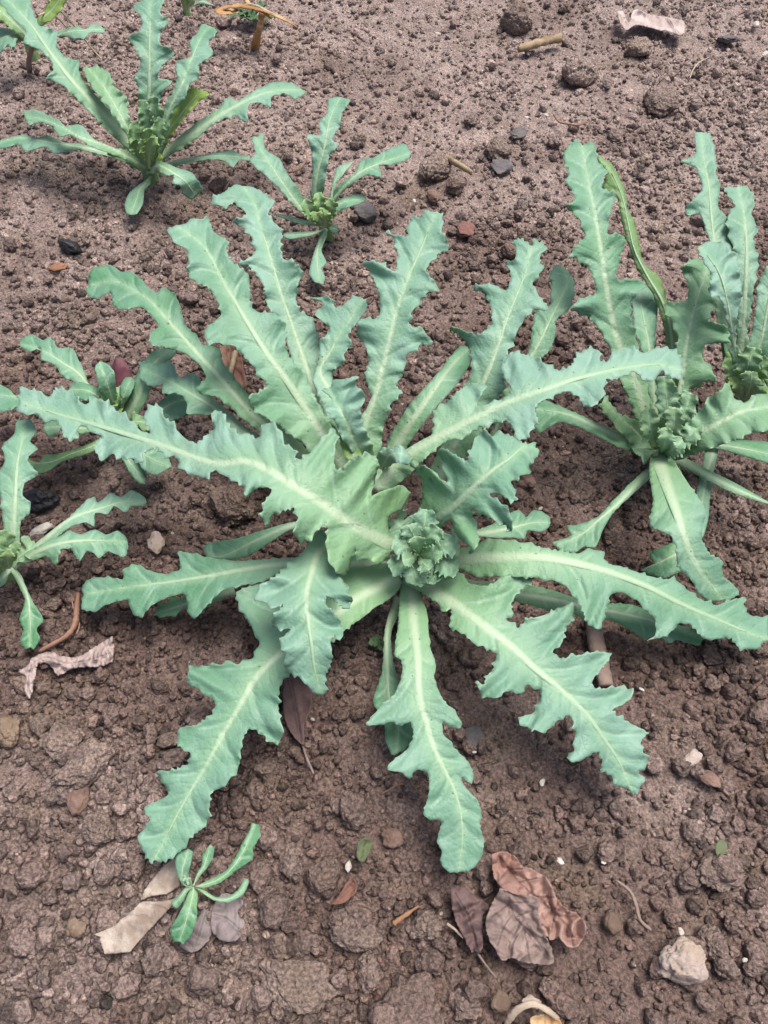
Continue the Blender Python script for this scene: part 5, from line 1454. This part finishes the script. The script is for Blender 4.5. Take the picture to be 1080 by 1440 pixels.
stick('splinter', 'orange wood splinter beside the oval clod', 'splinter', [(553,1298,.010),(570,1286,.012),(589,1273,.010)], (3.4, 3, 1.2), M_ORANGE, seed=21, flatten=.5)
stick('root', 'fine reddish root thread beside the middle front leaf', 'root', [(535,1117,.007),(548,1110,.008),(560,1103,.008),(572,1102,.006)], (.9, .9), M_ROOT, seed=22)
stick('root', 'dark root running across the soil beside the yellowish pebble', 'root', [(866,1238,.004),(886,1254,.006),(895,1275,.007),(900,1294,.006),(915,1308,.004)], (1.8, 2.6, 2.2), M_TWIG, seed=23)
stick('stub', 'purple-red rounded stub sticking out of the soil between poppy leaves', 'stub', [(175,560,-.004),(173,543,.006),(170,524,.016),(167,508,.024),(166,502,.026)], (14, 13.5, 13, 12, 5), M_PURPLE, seed=24, knots=.03, seg=16)
hk = stick('husk', 'pale arched husk strip lying on the soil beside round pebbles', 'husk', [(710,1446,.004),(718,1432,.012),(730,1419,.018),(749,1412,.02),(768,1420,.018),(786,1434,.010)], (3.5, 4.5, 4.5, 4, 3), M_PALEROOT, seed=25, flatten=.35)
scrap('inner_skin', None, None, [(745,1432),(765,1427),(786,1434),(790,1446),(750,1446)], M_STRAW, .006, .003, .002, seed=16, parent=hk)

# --- bits of white shell and grit that stand out
for k, (px, py, d) in enumerate([(616,48,7),(762,1101,9),(788,1211,9),(667,1058,5),(1062,37,10),(768,163,6),(741,165,5),(490,1218,12),(900,972,6),(1045,1350,7),(956,1312,10),(440,1013,5),(760,715,6),(583,280,6),(848,1214,6),(1074,78,10)]):
    me = lump_mesh('shell_fragment', 700 + k, 3, .3, .3, (1.4, .8, .6))
    place_lump('shell_fragment', me, px, py, d, k * 1.1, 'tiny white shell fragment on the soil near ' + near(px, py), 'shell', 'white shell fragments', M_WHITE, .1, (.2, .1), .7, .004)

# --- small weeds at the far edge
def weed(px, py, n, size, label, mat, seed):
    root = empty('weed', tuple(at(px, py, 0.0)), label, 'weed')
    rng = np.random.default_rng(seed)
    for k in range(n):
        a = k * 2.4 + rng.uniform(-.3, .3)
        l = size * rng.uniform(.6, 1.1)
        b = at(px, py, 0.004)
        e = math.radians(rng.uniform(15, 65))
        young_leaf(root, b + np.array([0, 0, .002]), a, l, l * .5, e, e - .7, yg=.0, ruffle=.8, cup=.2, seed=seed * 7 + k, nt_=14, ns_=4).data.materials[0] = mat
    return root


weed(352, 30, 9, .035, 'small dark green weed growing under the broken straw-coloured stem', M_MOSS, 1)
weed(535, 908, 7, .014, 'tiny bluish-green weed in the shade beside a narrow leaf stalk', M_MOSS, 3)
build_plant('poppy_seedling', 'yellow-green sprout at the far soil edge left of the broken stem', 262, 12,
            [('J1', [(262,12),(268,4),(276,-8)], [1,3,4], 'strap', (8, 12), dict(tooth=0, rib=2, yg=.7, step=3)),
             ('J2', [(262,12),(260,2),(256,-12)], [1,3,4], 'strap', (8, 14), dict(tooth=0, rib=2, yg=.7, step=3)),
             ('J3', [(264,12),(285,2),(302,8)], [1,3,3], 'strap', (4, 6), dict(tooth=0, rib=1, step=3))], None, 0.006, 0.02, 11)
